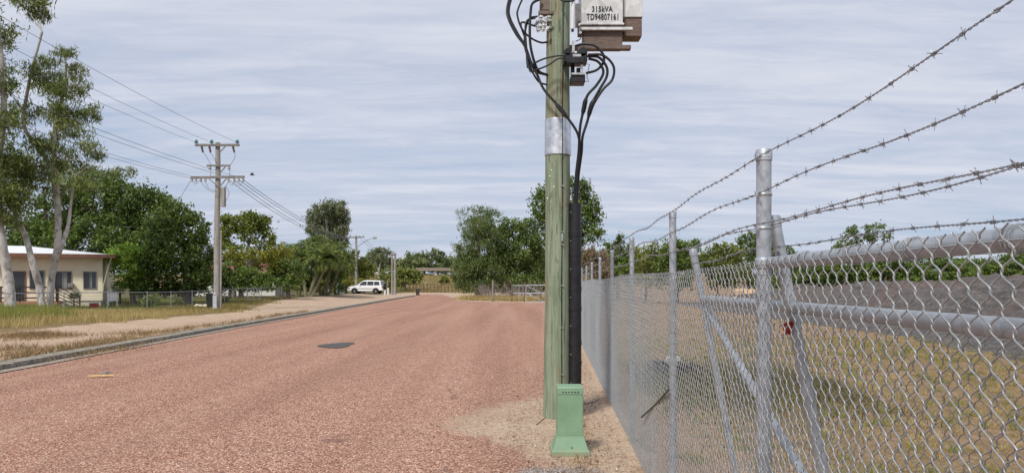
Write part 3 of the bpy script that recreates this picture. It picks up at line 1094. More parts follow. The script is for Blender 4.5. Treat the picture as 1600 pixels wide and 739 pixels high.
mb.build('metal_band', M['sheet'], pole, smooth=False)
# earth wire stapled down the face with a connector
mb = MB()
pts = []
for z in np.linspace(2.35, 5.6, 60):
    c = pole_c(z)
    a = 0.28 + 0.02 * math.sin(z * 3)
    rr = pole_r(z) * 1.015 + 0.006 + (0.012 if z0 - .04 < z < z1 + .04 else 0)
    pts.append((c.x + rr * math.sin(a), c.y - rr * math.cos(a), z))
for z in np.linspace(0.4, 2.3, 30):
    c = pole_c(z)
    a = 0.28 + 0.02 * math.sin(z * 3)
    rr = pole_r(z) * 1.015 + 0.006
    pts.append((c.x + rr * math.sin(a), c.y - rr * math.cos(a), z))
pts.sort(key=lambda p: p[2])
mb.tube(pts, 0.0055, 6)
ew = mb.build('earth_wire', M['black_cable'], pole, smooth=True)
for py in (290, 362, 382, 446, 512, 585):
    mb = MB()
    z = at(0, py, PD - .17).z
    c = pole_c(z)
    rr = pole_r(z) + 0.008
    x, y = c.x + rr * math.sin(0.28), c.y - rr * math.cos(0.28)
    mb.box((x, y - 0.004, z), (0.034, 0.010, 0.008))
    mb.lathe((x + 0.017, y - 0.006, z), [(0.006, 0), (0.006, 0.008)], 8, (0, -1, 0))
    mb.build('staple', M['metal'], ew)
mb = MB()
z = at(0, 371, PD - .17).z
c = pole_c(z)
mb.lathe((c.x + (pole_r(z) + 0.014) * math.sin(0.3), c.y - (pole_r(z) + 0.014) * math.cos(0.3), z - 0.05), [(0.008, 0), (0.013, 0.012), (0.013, 0.085), (0.008, 0.1)], 10)
mb.build('connector', M['metal'], ew)
for (px, py) in ((862, 266), (860, 275), (866, 292), (856, 309)):
    z = at(0, py, PD - .17).z
    c = pole_c(z)
    x = (px - CX) / F * (PD - .16)
    y = c.y - math.sqrt(max(0.001, pole_r(z) ** 2 - (x - c.x) ** 2))
    mb = MB()
    mb.lathe((x, y, z), [(0.010, 0), (0.010, 0.004), (0.004, 0.007)], 8, (0, -1, 0))
    mb.build('nail_tag', M['metal'], pole)
# black plastic cable guard
gx = (899 - CX) / F * 9.25
gb, gt = Vector((gx - 0.004, 9.25, 0.30)), Vector((gx - 0.004, 9.25, at(0, 317, 9.2).z))
mb = MB()
hgt = gt.z - gb.z
prof = [(0.079, 0)]
for k in range(1, 7):
    zz = hgt * k / 7.0 + (0.05 if k % 2 else -0.04)
    prof += [(0.079, zz - 0.032), (0.0835, zz - 0.028), (0.0835, zz + 0.028), (0.079, zz + 0.032)]
prof += [(0.079, hgt), (0.066, hgt + 0.001), (0.064, hgt - 0.1)]
mb.lathe(gb, prof, 28)
gd = mb.build('cable_guard', M['black'], pole, smooth=False)
for k, zz in enumerate(np.linspace(gb.z + 0.15, gt.z - 0.12, 7)):
    mb = MB()
    mb.lathe((gx - 0.060, 9.25 - 0.055, zz), [(0.0065, 0), (0.0065, 0.006), (0.003, 0.009)], 8, (-0.5, -1, 0))
    mb.build('bolt', M['porcelain'], gd)
# LV terminals, brackets and arrester tube near the head
mb = MB()
mb.box(at(852.5, 4, 9.30), (0.15, 0.12, 0.24))
mb.box(at(853, 22, 9.24), (0.19, 0.10, 0.045))
mb.build('head_bracket', M['steel_brown'], pole, bevel=0.006)
mb = MB()
mb.tube([at(896.3, -12, 9.12), at(894.6, 46, 9.14)], 0.0225, 12)
tubeo = mb.build('marker_tube', M['white_pl'], pole, smooth=True)
mb = MB()
mb.tube([at(894.6, 46.5, 9.14), at(894.6, 50, 9.14)], 0.017, 10)
mb.build('tube_cap', M['black'], tubeo)
mb = MB()
r_ = random.Random(4)
for row, (py, xs) in enumerate(((29, (846, 853, 858)), (35, (838, 845, 852)), (41, (836, 843, 850)), (47, (842, 849, 855)))):
    for px in xs:
        p = at(px + r_.uniform(-1, 1), py + r_.uniform(-1.5, 1.5), 9.16 + r_.uniform(-.06, .10))
        mb.lathe(p + Vector((0, 0, -0.022)), [(0.012, 0), (0.024, 0.008), (0.016, 0.018), (0.025, 0.028), (0.014, 0.042), (0.010, 0.052)], 10, (r_.uniform(-.4, .4), -.3, 1))
        mb.box(p + Vector((0.01, -0.02, 0.005)), (0.022, 0.02, 0.022), Matrix.Rotation(r_.uniform(0, 1.5), 3, 'Y'))
mb.tube([at(838, 44, 9.22), at(862, 44, 9.22)], 0.018, 8)
mb.tube([at(838, 33, 9.22), at(862, 33, 9.22)], 0.014, 8)
mb.build('terminal_cluster', M['metal'], pole)

# transformer hung behind and right of the pole
tf = thing('pole_transformer', 'grey galvanised transformer stencilled with its rating, hung high on the green pole', 'transformer', at(940, 75, 9.75))
TD = 9.55


def pxbox(mbx, x0, y0, x1, y1, d, depth):
    a, b = at(x0, y1, d), at(x1, y0, d)
    c = (a + b) / 2
    mbx.box((c.x, d + depth / 2, c.z), (b.x - a.x, depth, b.z - a.z))


mb = MB()
pxbox(mb, 908.5, -40, 973.5, 38, TD, 0.42)
case = mb.build('cable_box', M['tank'], tf, bevel=0.008)
mb = MB()
pxbox(mb, 906, 36.0, 975.5, 38.8, TD - .015, 0.05)
pxbox(mb, 925, 34.5, 934, 38.5, TD - .02, 0.03)
mb.build('lip', M['tank'], case, bevel=0.003)
mb = MB()
pxbox(mb, 911.5, 39.0, 972.5, 73, TD + .05, 0.22)
mb.build('tank', M['tank_brown'], tf, bevel=0.006)
mb = MB()
pxbox(mb, 974.3, -40, 1004.5, 27, TD + .10, 0.50)
rad = mb.build('radiator', M['tank'], tf, bevel=0.006)
mb = MB()
pxbox(mb, 975, 27.1, 1003, 57, TD + .12, 0.24)
mb.build('radiator_base', M['tank_brown'], rad, bevel=0.006)
mb = MB()
pxbox(mb, 905, 42.5, 988.5, 47, TD - .01, 0.055)
mb.build('mounting_rail', M['tank'], tf, bevel=0.003)
mb = MB()
pxbox(mb, 889, 70.5, 986, 76.8, TD + .02, 0.10)
pxbox(mb, 903, 33, 911, 56, TD + .06, 0.08)
mb.build('bottom_channel', M['steel_brown'], tf, bevel=0.004)
mb = MB()
pxbox(mb, 899, 6, 908, 42, TD + .12, 0.06)
mb.lathe(at(905, 40, TD - .02), [(0.016, 0), (0.016, .03)], 8, (0, -1, 0))
mb.build('hanger', M['tank'], tf, bevel=0.003)
mb = MB()
mb.lathe(at(906.5, 52, TD + .03), [(0.02, 0), (0.02, .03)], 8, (0, -1, 0))
mb.build('earth_stud', M['tank'], tf)


def lettering(txt, px0, px1, py0, py1, d):
    cu = bpy.data.curves.new('lettering', 'FONT')
    cu.body = txt
    cu.size = 1.0
    cu.extrude = 0.002
    cu.offset = 0.02
    cu.align_x = 'LEFT'
    cu.space_character = 1.12
    o = bpy.data.objects.new('lettering', cu)
    COL.objects.link(o)
    cu.materials.append(M['stencil'])
    bpy.context.view_layer.update()
    xs = [v[0] for v in o.bound_box]
    ys = [v[1] for v in o.bound_box]
    a, b = at(px0, py1, d), at(px1, py0, d)
    sx, sy = (b.x - a.x) / (max(xs) - min(xs)), (b.z - a.z) / (max(ys) - min(ys))
    me = bpy.data.meshes.new_from_object(o)
    bpy.data.objects.remove(o)
    me.transform(Matrix.Translation((a.x - min(xs) * sx, d, a.z - min(ys) * sy)) @ Matrix.Rotation(R(90), 4, 'X') @ Matrix.Diagonal((sx, sy, 1, 1)))
    return me


bmt = bmesh.new()
bmt.from_mesh(lettering('315kVA', 925, 957.5, 10.2, 19.0, TD - 0.0045))
bmt.from_mesh(lettering('TD94807161', 916.5, 966, 21.8, 31.8, TD - 0.0045))
met = bpy.data.meshes.new('lettering')
bmt.to_mesh(met)
bmt.free()
link('lettering', met, M['stencil'], case)

# fuse switch with two black bodies
fz = thing('fuse_switch', 'black low voltage fuse switch bolted on the green pole below the transformer', 'fuse switch', at(896, 128, 9.1))
mb = MB()
pxbox(mb, 881, 83, 918, 96, 8.97, 0.22)
pxbox(mb, 886, 90, 913, 98.5, 8.95, 0.18)
mb.lathe(at(887, 81, 8.97), [(0.050, 0), (0.052, 0.02), (0.052, 0.14), (0.045, 0.16)], 14, (0, 1, 0))
mb.lathe(at(910, 81, 8.97), [(0.060, 0), (0.064, 0.02), (0.064, 0.14), (0.05, 0.16)], 14, (0, 1, 0))
mb.build('upper_body', M['black'], fz, bevel=0.006)
mb = MB()
pxbox(mb, 892, 117, 914.5, 128.5, 9.02, 0.20)
pxbox(mb, 892, 96, 898, 118, 9.10, 0.06)
pxbox(mb, 901, 106, 908, 117, 9.04, 0.06)
mb.build('lower_body', M['black'], fz, bevel=0.006)
mb = MB()
pxbox(mb, 893, 114, 914, 117, 9.0, 0.06)
pxbox(mb, 907, 98, 911, 115, 9.0, 0.05)
mb.build('contact_bracket', M['metal'], fz, bevel=0.002)
mb = MB()
pxbox(mb, 894, 64, 898, 82, 9.12, 0.04)
mb.build('lug', M['metal'], fz, bevel=0.002)
mb = MB()
pxbox(mb, 895, 85, 908, 89, 8.962, 0.02)
mb.build('name_plate', M['metal'], fz, bevel=0.002)
mb = MB()
mb.tube([at(912, 100, 9.0), at(921, 101, 9.0), at(917, 121, 9.0), at(920, 128, 9.0), at(912, 127, 9.0)], 0.005, 6)
mb.build('pull_handle', M['black'], fz)


def spline(ctrl, n=10):
    """Catmull-Rom through control points"""
    P = [Vector(p) for p in ctrl]
    P = [P[0] * 2 - P[1]] + P + [P[-1] * 2 - P[-2]]
    out = []
    for i in range(1, len(P) - 2):
        for k in range(n):
            t = k / n
            p0, p1, p2, p3 = P[i - 1], P[i], P[i + 1], P[i + 2]
            out.append(0.5 * ((2 * p1) + (p2 - p0) * t + (2 * p0 - 5 * p1 + 4 * p2 - p3) * t * t + (3 * p1 - p0 - 3 * p2 + p3) * t ** 3))
    out.append(P[-2])
    return out


def zc(zx, zy, d):
    return at(770 + zx / 3.08, zy / 3.08, d)


cable_defs = [
    ([(90, -40, 9.3), (70, 40, 9.2), (75, 90, 9.15), (112, 165, 9.12), (152, 220, 9.1), (175, 280, 9.1), (213, 360, 9.08), (245, 430, 9.05), (300, 495, 9.02), (345, 550, 9.0), (390, 610, 9.0), (413, 660, 9.03), (420, 735, 9.10), (405, 850, 9.18), (398, 1000, 9.22)], 0.0165,
     'black cable sweeping down the far left and across the front of the pole', [(330, 535, 28)]),
    ([(100, -40, 9.38), (78, 45, 9.28), (86, 95, 9.25), (122, 165, 9.22), (158, 225, 9.2), (185, 300, 9.2), (205, 345, 9.18), (262, 364, 9.3)], 0.0125,
     'thin black cable hugging the outermost loop left of the pole', []),
    ([(160, -40, 9.2), (122, 45, 9.12), (120, 85, 9.1), (140, 140, 9.1), (180, 182, 9.12), (230, 206, 9.2), (268, 203, 9.3)], 0.012,
     'black cable in the short upper loop ending high on the pole left side', []),
    ([(232, -5, 9.2), (192, 18, 9.12), (182, 60, 9.1), (178, 150, 9.05), (182, 225, 9.05), (200, 300, 9.06), (222, 345, 9.1), (262, 362, 9.25)], 0.0165,
     'thick black cable dropping straight left of the terminals', []),
    ([(345, 268, 8.95), (300, 271, 8.97), (250, 283, 9.0), (205, 303, 9.03), (172, 327, 9.08), (165, 300, 9.1), (158, 200, 9.12), (136, 112, 9.15), (205, 128, 9.16)], 0.012,
     'black cable from the fuse switch curling up to the terminal end tip', []),
    ([(340, 280, 8.95), (310, 285, 8.96), (265, 315, 8.97), (215, 335, 9.0), (178, 340, 9.06), (162, 230, 9.1), (160, 110, 9.12), (205, 88, 9.14)], 0.012,
     'black cable with bright crimp reaching from the fuse switch to terminals', []),
    ([(262, 410, 9.3), (222, 395, 9.15), (190, 345, 9.1), (172, 290, 9.12), (152, 205, 9.14), (170, 100, 9.15), (215, 80, 9.16)], 0.012,
     'black cable of the lowest loop passing behind the pole on the left', []),
    ([(400, 222, 9.12), (440, 213, 9.08), (490, 221, 9.05), (528, 258, 9.03), (533, 300, 9.03), (500, 338, 9.04), (448, 354, 9.05)], 0.0165,
     'black cable making the round inner loop right of the fuse switch', []),
    ([(455, 272, 8.98), (510, 278, 8.97), (547, 322, 8.97), (548, 370, 8.98), (515, 430, 9.0), (478, 500, 9.03), (455, 585, 9.08), (432, 660, 9.1), (427, 735, 9.14), (412, 850, 9.2), (404, 1000, 9.23)], 0.0165,
     'black cable of the middle loop that drops into the guard from the right', [(470, 520, 27)]),
    ([(460, 283, 9.0), (508, 300, 9.0), (532, 350, 9.0), (500, 410, 9.03), (455, 462, 9.06), (437, 530, 9.1), (422, 600, 9.12), (417, 660, 9.14), (413, 735, 9.2), (400, 850, 9.24), (392, 1000, 9.25)], 0.0165,
     'black cable of the inner drop with its thick joint nearest the pole', [(438, 510, 25)]),
    ([(458, 264, 8.96), (530, 268, 8.95), (580, 318, 8.95), (576, 382, 8.96), (532, 430, 8.98), (492, 490, 9.0), (470, 540, 9.05)], 0.0155,
     'black cable of the widest loop right of the pole', []),
    ([(320, -5, 9.1), (345, 8, 9.08), (385, 5, 9.1), (398, -8, 9.15)], 0.012,
     'short black cable crossing the pole face at the very top', []),
    ([(430, 165, 9.55), (420, 190, 9.4), (400, 200, 9.2)], 0.006, 'thin black lead between the transformer hanger and the pole', []),
]
for pts, r, lab, joints in cable_defs:
    path = spline([zc(*p) for p in pts], 9)
    mb = MB()
    rs = []
    for p in path:
        px, py = CX + p.x / p.y * F, HY - (p.z - HCAM) / p.y * F
        zx, zy = (px - 770) * 3.08, py * 3.08
        rr = r
        for (jx, jy, jl) in joints:
            dd = math.hypot(zx - jx, zy - jy)
            rr = max(rr, r + 0.013 * max(0, 1 - (dd / (jl * 1.6)) ** 4) if dd < jl * 1.6 else rr)
        rs.append(rr)
    mb.tube(path, rs, 8)
    o = mb.build('black_cable', M['black_cable'], None, smooth=True)
    tag(o, lab, 'cable', 'black cables looped round the green pole')

# ------------------------------------------------------------------ green service pillar
PB = 7.12
pil = thing('service_pillar', 'squat green electricity pillar box with flared base in front of the pole', 'pillar box', (at(890, 700, PB + .18).x, PB + .18, 0))


def ringbox(mbx, rings):
    i0 = len(mbx.v)
    for (cx, cy, z, wx, wy) in rings:
        for x, y in ((-1, -1), (1, -1), (1, 1), (-1, 1)):
            mbx.v.append((cx + x * wx / 2, cy + y * wy / 2, z))
    for k in range(len(rings) - 1):
        for j in range(4):
            a, b = i0 + k * 4 + j, i0 + k * 4 + (j + 1) % 4
            mbx.f.append((a, b, b + 4, a + 4))
    mbx.f.append((i0, i0 + 3, i0 + 2, i0 + 1))
    e = i0 + (len(rings) - 1) * 4
    mbx.f.append((e, e + 1, e + 2, e + 3))


pcx, pcy = pil.location.x, pil.location.y
wb = 61 / F * PB
wt = 40.5 / F * (PB + .08)
mb = MB()
ringbox(mb, [(pcx, pcy, 0.0, wb, 0.36), (pcx, pcy, 0.062, wb * 0.99, 0.355), (pcx, pcy, 0.064, wb * 0.93, 0.33), (pcx, pcy, 0.10, wb * 0.86, 0.305),
             (pcx, pcy, 0.185, wt * 1.06, 0.24), (pcx, pcy, 0.20, wt * 1.02, 0.235)])
mb.build('flared_base', M['pillar'], pil, bevel=0.006)
mb = MB()
ringbox(mb, [(pcx, pcy, 0.195, wt * 1.0, 0.232), (pcx, pcy, 0.62, wt * 0.985, 0.226)])
mb.build('cover', M['pillar'], pil, bevel=0.010)
mb = MB()
ztop = at(0, 604, PB + .07).z
ringbox(mb, [(pcx, pcy, 0.605, wt * 1.0, 0.236), (pcx, pcy, ztop - 0.010, wt * 1.01, 0.238), (pcx, pcy, ztop, wt * 0.95, 0.218)])
lid = mb.build('lid', M['pillar_lid'], pil, bevel=0.005)
for k in range(6):
    mb = MB()
    mb.lathe((pcx - 0.075 + 0.030 * k, pcy - 0.1185, ztop - 0.052), [(0.0075, 0), (0.0075, 0.002)], 10, (0, -1, 0))
    mb.build('vent_hole', M['hole'], lid)
mb = MB()
mb.lathe((pcx + 0.0, pcy - 0.17, 0.115), [(0.009, 0), (0.009, 0.006)], 6, (0, -1, 0.3))
mb.build('lock_bolt', M['pillar_lid'], pil)

# ------------------------------------------------------------------ foliage machinery
def leaves_np(C, length, width, droop=0.0, jitter=0.35, r=rng):
    """one folded diamond leaf at every centre: (n*4, 3)"""
    n = len(C)
    d = r.normal(size=(n, 3))
    d[:, 2] -= droop
    d /= np.linalg.norm(d, axis=1, keepdims=True)
    q = r.normal(size=(n, 3))
    s = np.cross(d, q)
    s /= np.linalg.norm(s, axis=1, keepdims=True) + 1e-9
    ln = length * (1 + jitter * r.uniform(-1, 1, (n, 1)))
    wd = width * (1 + jitter * r.uniform(-1, 1, (n, 1)))
    a = C - d * ln * 0.5
    b = C + s * wd * 0.5 - d * ln * 0.06
    c = C + d * ln * 0.5
    e = C - s * wd * 0.5 - d * ln * 0.06
    return np.stack([a, b, c, e], 1).reshape(-1, 3)


def lobe_points(c, rad, n, nclump, sig, r=rng, bias=0.45):
    """points gathered in clumps that fill an ellipsoid, denser near its skin"""
    u = r.normal(size=(nclump, 3))
    u /= np.linalg.norm(u, axis=1, keepdims=True)
    k = r.uniform(0.12, 1.0, (nclump, 1)) ** bias
    cc = u * k * 0.92
    wts = r.uniform(0.4, 1.6, nclump)
    idx = r.choice(nclump, n, p=wts / wts.sum())
    sg = sig * r.uniform(0.6, 1.4, nclump)[idx][:, None] * np.where(r.uniform(0, 1, (n, 1)) > 0.86, 1.4, 0.96)
    p = cc[idx] + r.normal(size=(n, 3)) * sg
    return np.asarray(c) + p * np.asarray(rad)


def crown_mesh(name, lobes, d, leaf, cover, droop=0.0, nclump=26, sig=0.17, depth=1.0, bias=0.45, dspread=1.0):
    """lobes: (px, py, rx, ry) read off the photo at distance d, given a real depth"""
    pts = []
    k = d / F
    for lb in lobes:
        px, py, rx, ry = lb[:4]
        cv = cover * (lb[4] if len(lb) > 4 else 1.0)
        dd = d + (rng.uniform(-0.5, 0.5) * rx * k * 1.2) * dspread
        c = at(px, py, dd)
        a, b = rx * k, ry * k
        n = int(cv * math.pi * a * b / (leaf[0] * leaf[1] * 0.27))
        n = max(30, min(n, 24000))
        pts.append(lobe_points(c, (a, a * depth, b), n, max(6, int(nclump * (lb[5] if len(lb) > 5 else 1))), sig, bias=bias))
    P = np.concatenate(pts)
    g = gz(P[:, 0], P[:, 1]) + 0.03
    P[:, 2] = np.maximum(P[:, 2], g)
    V = leaves_np(P, leaf[0], leaf[1], droop)
    return np_mesh(name, V, 4)


def tree(name, label, cat, base, d, trunks, lobes, leafmat, barkmat, leaf, cover, droop=0.0, limbs=True, group=None, **kw):
    leaf = (leaf[0] * 0.8, leaf[1] * 0.8)
    """base px x; trunks: list of [(px, py, r_px), ...] paths; lobes as in crown_mesh"""
    k = d / F
    bx = (base - CX) / F * d
    bz = gzf(bx, d)
    t = thing(name, label, cat, (bx, d, bz), 0, group)
    mb = MB()
    tips = []
    for path in trunks:
        pts = [at(p[0], p[1], d + 0.25 * math.sin(i * 1.7 + p[0])) for i, p in enumerate(path)]
        if pts[0].z < bz + 1.2:
            pts[0] = Vector((pts[0].x, d, bz - 0.15))
        rs = [p[2] * k for p in path]
        sp = spline(pts, 5)
        rr = np.interp(np.linspace(0, len(rs) - 1, len(sp)), range(len(rs)), rs)
        mb.tube(sp, [float(x) * (1 + 0.06 * math.sin(i * 1.9)) for i, x in enumerate(rr)], 10)
        tips += [(sp[i], float(rr[i])) for i in range(len(sp) // 3, len(sp))]
    if limbs and tips:
        for lb in lobes:
            c = at(lb[0], lb[1], d)
            if len(lb) > 6 and not lb[6]:
                continue
            cand = [tp for tp in tips if tp[0].z < c.z + 0.3 * lb[3] * k] or tips
            s, r0 = min(cand, key=lambda tp: (tp[0] - c).length)
            if (s - c).length < 0.4:
                continue
            r0 = min(r0 * 0.55, 0.16)
            mid = s.lerp(c, 0.5) + Vector((random.uniform(-.25, .25), random.uniform(-.4, .4), random.uniform(0, .35))) * min(1, (s - c).length / 3)
            mb.tube(spline([s, mid, c], 5), list(np.linspace(r0, max(0.012, r0 * 0.3), 11)), 6)
            for q in range(3):
                e = c + Vector((random.uniform(-1, 1) * lb[2], random.uniform(-1, 1) * lb[2], random.uniform(-.2, 1) * lb[3])) * k * 0.75
                mb.tube([c.lerp(mid, 0.3), c.lerp(e, 0.6) + Vector((0, 0, .1)), e], [max(0.012, r0 * 0.4), r0 * 0.25 + 0.006, 0.008], 5)
    if mb.v:
        mb.build('trunk', M[barkmat], t, smooth=True)
    link('crown', crown_mesh('crown', lobes, d, leaf, cover, droop, **kw), L[leafmat], t)
    return t


# --- tall white gums at the left edge
tree('gum_tree', 'tall pale trunked gum at the left edge, the thickest trunk of the three', 'tree', 16, 40,
     [[(16, 480, 8.6), (12, 430, 7.6), (3, 380, 7), (-4, 320, 6), (-2, 250, 5), (6, 170, 5), (2, 90, 3.5), (-8, 10, 2)]],
     [(-20, 300, 45, 40), (10, 250, 34, 34), (-20, 200, 45, 40), (14, 190, 26, 28, .7), (4, 130, 26, 30, .8), (-30, 110, 45, 45), (-15, 40, 35, 36, .8), (12, 70, 16, 18, .6), (22, 300, 26, 26, .8), (12, 340, 26, 22, .7)],
     'gum', 'bark_gum', (0.34, 0.075), 1.5, 0.9, nclump=22, sig=0.2)
tree('gum_tree', 'gum with slim white trunk forking high, standing before the cream house front', 'tree', 80, 42,
     [[(74, 482, 6.0), (80, 440, 5.2), (90, 380, 4.9), (90, 320, 4.8), (85, 270, 4.2), (86, 200, 3.0), (98, 150, 2.6), (104, 100, 1.8)],
      [(85, 270, 4.2), (62, 232, 3.4), (38, 200, 3), (40, 160, 2.6), (50, 110, 2.2), (66, 50, 1.6)],
      [(92, 395, 4.0), (106, 355, 2.9), (111, 315, 1.9), (118, 275, 0.9)]],
     [(50, 8, 26, 20, 1.1), (68, 28, 15, 13, .9), (24, -6, 22, 16), (98, 82, 20, 13, .8), (78, 96, 20, 14, .7), (84, 130, 28, 18), (60, 118, 22, 22, .9),
      (118, 112, 17, 14, .9), (124, 134, 16, 15, .9), (100, 150, 32, 22, 1.1), (96, 178, 34, 20, 1.1), (140, 180, 16, 14, .8), (146, 172, 15, 9, .7), (112, 205, 28, 18), (142, 232, 24, 12, .8), (150, 244, 14, 14, .6),
      (76, 230, 36, 24, 1.0), (60, 272, 44, 24, .9), (110, 252, 30, 20, .9), (122, 284, 34, 16, .7), (40, 262, 26, 26, .8), (42, 175, 20, 22, .7), (88, 300, 28, 16, .5)],
     'gum', 'bark_gum', (0.42, 0.062), 1.8, 1.4, nclump=18, sig=0.21)
tree('gum_tree', 'gum with brownish trunk leaning left between the two white gums', 'tree', 62, 41,
     [[(70, 480, 6.2), (62, 450, 5.6), (52, 415, 5.0), (40, 370, 4.2), (28, 345, 4.2), (18, 310, 3.2), (20, 270, 2.4)]],
     [(16, 300, 30, 28), (30, 262, 28, 26), (-6, 270, 26, 28), (38, 318, 22, 16, .6)],
     'gum', 'bark_gum', (0.32, 0.075), 1.4, 0.9, nclump=16, sig=0.2)

# --- dark shade trees behind and beside the house
tree('mango_tree', 'huge dark mango tree spreading directly behind the white house roof', 'tree', 110, 60,
     [[(110, 450, 9), (112, 400, 8), (108, 340, 6)]],
     [(60, 345, 40, 34), (105, 330, 44, 40), (150, 322, 40, 44), (90, 380, 50, 30), (150, 370, 44, 36), (45, 390, 40, 36), (130, 288, 28, 22, .8), (12, 370, 30, 40)],
     'mango', 'bark_dark', (0.42, 0.17), 2.4, 0.3, nclump=34, sig=0.15)
tree('mango_tree', 'broad dark mango tree rising behind the lime green bush', 'tree', 215, 62,
     [[(215, 455, 9), (214, 400, 8), (212, 340, 6)]],
     [(200, 312, 34, 30), (236, 312, 32, 26), (190, 352, 40, 36), (240, 352, 42, 34), (178, 290, 22, 18, .8), (262, 330, 24, 22), (220, 390, 44, 34), (170, 395, 30, 30)],
     'mango', 'bark_dark', (0.42, 0.17), 2.4, 0.3, nclump=34, sig=0.15)
tree('gum_tree', 'wispy drooping gum behind the mango tops right of the tall gums', 'tree', 165, 67,
     [[(165, 460, 5), (166, 380, 4.2), (164, 310, 3.2), (176, 275, 2)]],
     [(160, 278, 26, 16, .8), (190, 272, 20, 12, .8), (206, 265, 9, 8, .6), (140, 268, 20, 12, .8), (175, 292, 28, 14, .8), (125, 300, 28, 16, .7)],
     'gum', 'bark_grey', (0.36, 0.09), 1.5, 0.8, nclump=14, sig=0.2)
tree('mango_tree', 'dark glossy mango tree standing just left of the grey power pole', 'tree', 292, 50,
     [[(292, 466, 7), (292, 430, 6), (288, 390, 5)]],
     [(280, 336, 30, 20), (258, 352, 30, 26), (300, 358, 28, 28), (272, 390, 40, 34), (308, 398, 26, 38), (250, 412, 34, 34), (290, 432, 40, 26), (318, 430, 16, 24), (235, 380, 20, 20, .8), (240, 446, 30, 16), (266, 452, 30, 12), (305, 454, 24, 10)],
     'mango', 'bark_dark', (0.36, 0.16), 2.5, 0.3, nclump=36, sig=0.15)
tree('lime_bush', 'bright lime green bush beside the right end of the cream house', 'bush', 205, 49.5,
     [[(206, 470, 4), (206, 440, 3.4), (204, 415, 2.4)]],
     [(196, 398, 26, 18), (222, 396, 24, 16), (205, 418, 32, 22), (232, 418, 22, 22), (212, 442, 28, 18, .9), (180, 402, 16, 12, .8), (245, 405, 12, 14, .7)],
     'lime', 'bark_dark', (0.30, 0.14), 2.6, 0.2, nclump=28, sig=0.16)
tree('oleander_bush', 'low bush dotted with white flowers between house and lime bush', 'bush', 188, 50.5,
     [[(188, 470, 2), (187, 455, 1.4)]], [(186, 452, 12, 9), (180, 447, 7, 6), (192, 447, 6, 7)], 'blossom', 'bark_dark', (0.20, 0.13), 1.6, 0.1, limbs=False, nclump=14, sig=0.2)
# --- behind the power pole
tree('shade_tree', 'open yellow green tree with bare forking limbs right of the grey power pole', 'tree', 378, 66,
     [[(376, 460, 4), (374, 430, 3.4), (366, 400, 2.6), (356, 370, 1.6)], [(376, 432, 2.8), (384, 400, 2.3), (392, 370, 1.5)], [(376, 425, 2.4), (400, 395, 1.8), (414, 372, 1.2)]],
     [(358, 345, 15, 10, .9), (378, 342, 18, 10, .9), (400, 340, 17, 10), (412, 342, 10, 9, .9), (370, 358, 22, 10, .9), (402, 358, 22, 11, .9), (420, 368, 12, 8, .9), (352, 365, 12, 12, .8), (388, 372, 18, 8, .6), (425, 378, 7, 5, .6), (384, 352, 30, 14), (350, 380, 12, 10, .8), (410, 384, 18, 9, .8), (364, 386, 18, 9, .7)],
     'shade', 'bark_grey', (0.36, 0.18), 3.0, 0.2, nclump=20, sig=0.22)
tree('cassia_tree', 'low spreading yellow flowering tree behind the fence right of the pole', 'tree', 366, 64,
     [[(366, 462, 4), (366, 435, 3)]],
     [(356, 400, 22, 14), (384, 396, 22, 12, .9), (402, 402, 18, 10, .8), (345, 415, 14, 14), (372, 415, 20, 12, .9), (424, 398, 16, 12, .9), (436, 388, 14, 8, .8), (396, 418, 16, 9, .8), (432, 418, 14, 12)],
     'yellow', 'bark_grey', (0.38, 0.18), 1.8, 0.2, nclump=20, sig=0.18)
tree('hedge_bush', 'dark garden bush under the yellow flowering tree behind the low fence', 'bush', 360, 61,
     [[(360, 466, 3), (360, 445, 2)]], [(350, 430, 18, 18), (372, 434, 20, 16), (396, 438, 16, 12), (345, 448, 14, 14), (378, 450, 22, 8), (412, 438, 16, 16), (424, 446, 14, 12), (400, 448, 18, 10), (386, 424, 16, 10), (352, 416, 14, 10)], 'bush', 'bark_dark', (0.30, 0.15), 2.2, 0.2, limbs=False, nclump=24, sig=0.17)
tree('garden_bush', 'round dark bush with short visible stem standing left of the palms', 'bush', 450, 64,
     [[(450, 466, 3.4), (450, 448, 3)]], [(446, 428, 20, 14), (462, 432, 18, 14), (436, 436, 14, 12), (452, 444, 22, 12), (440, 414, 14, 10, .9), (462, 414, 12, 8, .8), (428, 422, 10, 10, .8)], 'bush', 'bark_dark', (0.32, 0.16), 2.3, 0.2, nclump=28, sig=0.16)
tree('variegated_bush', 'yellow green variegated bush above the round dark bush', 'bush', 440, 68,
     [[(440, 466, 3), (440, 430, 2.4)]], [(428, 402, 14, 10), (448, 398, 14, 9, .9), (420, 410, 12, 10, .8)], 'yellow', 'bark_dark', (0.34, 0.16), 1.7, 0.2, nclump=18, sig=0.18)
# --- grey weeping gum
tree('weeping_gum', 'tall grey green weeping gum rising alone behind the palms', 'tree', 514, 114,
     [[(514, 462, 4), (515, 420, 3.6), (513, 380, 3), (510, 345, 2)], [(515, 400, 2.2), (530, 378, 1.8), (534, 350, 1.4)]],
     [(508, 326, 22, 14), (528, 330, 18, 16), (494, 342, 16, 18), (514, 348, 28, 20), (534, 352, 14, 24), (492, 360, 13, 18), (512, 374, 24, 18), (532, 372, 13, 18, .9), (504, 388, 16, 10, .9), (524, 390, 18, 12, .9), (514, 360, 24, 22)],
     'grey_gum', 'bark_gum', (0.66, 0.18), 2.6, 1.1, nclump=24, sig=0.17)
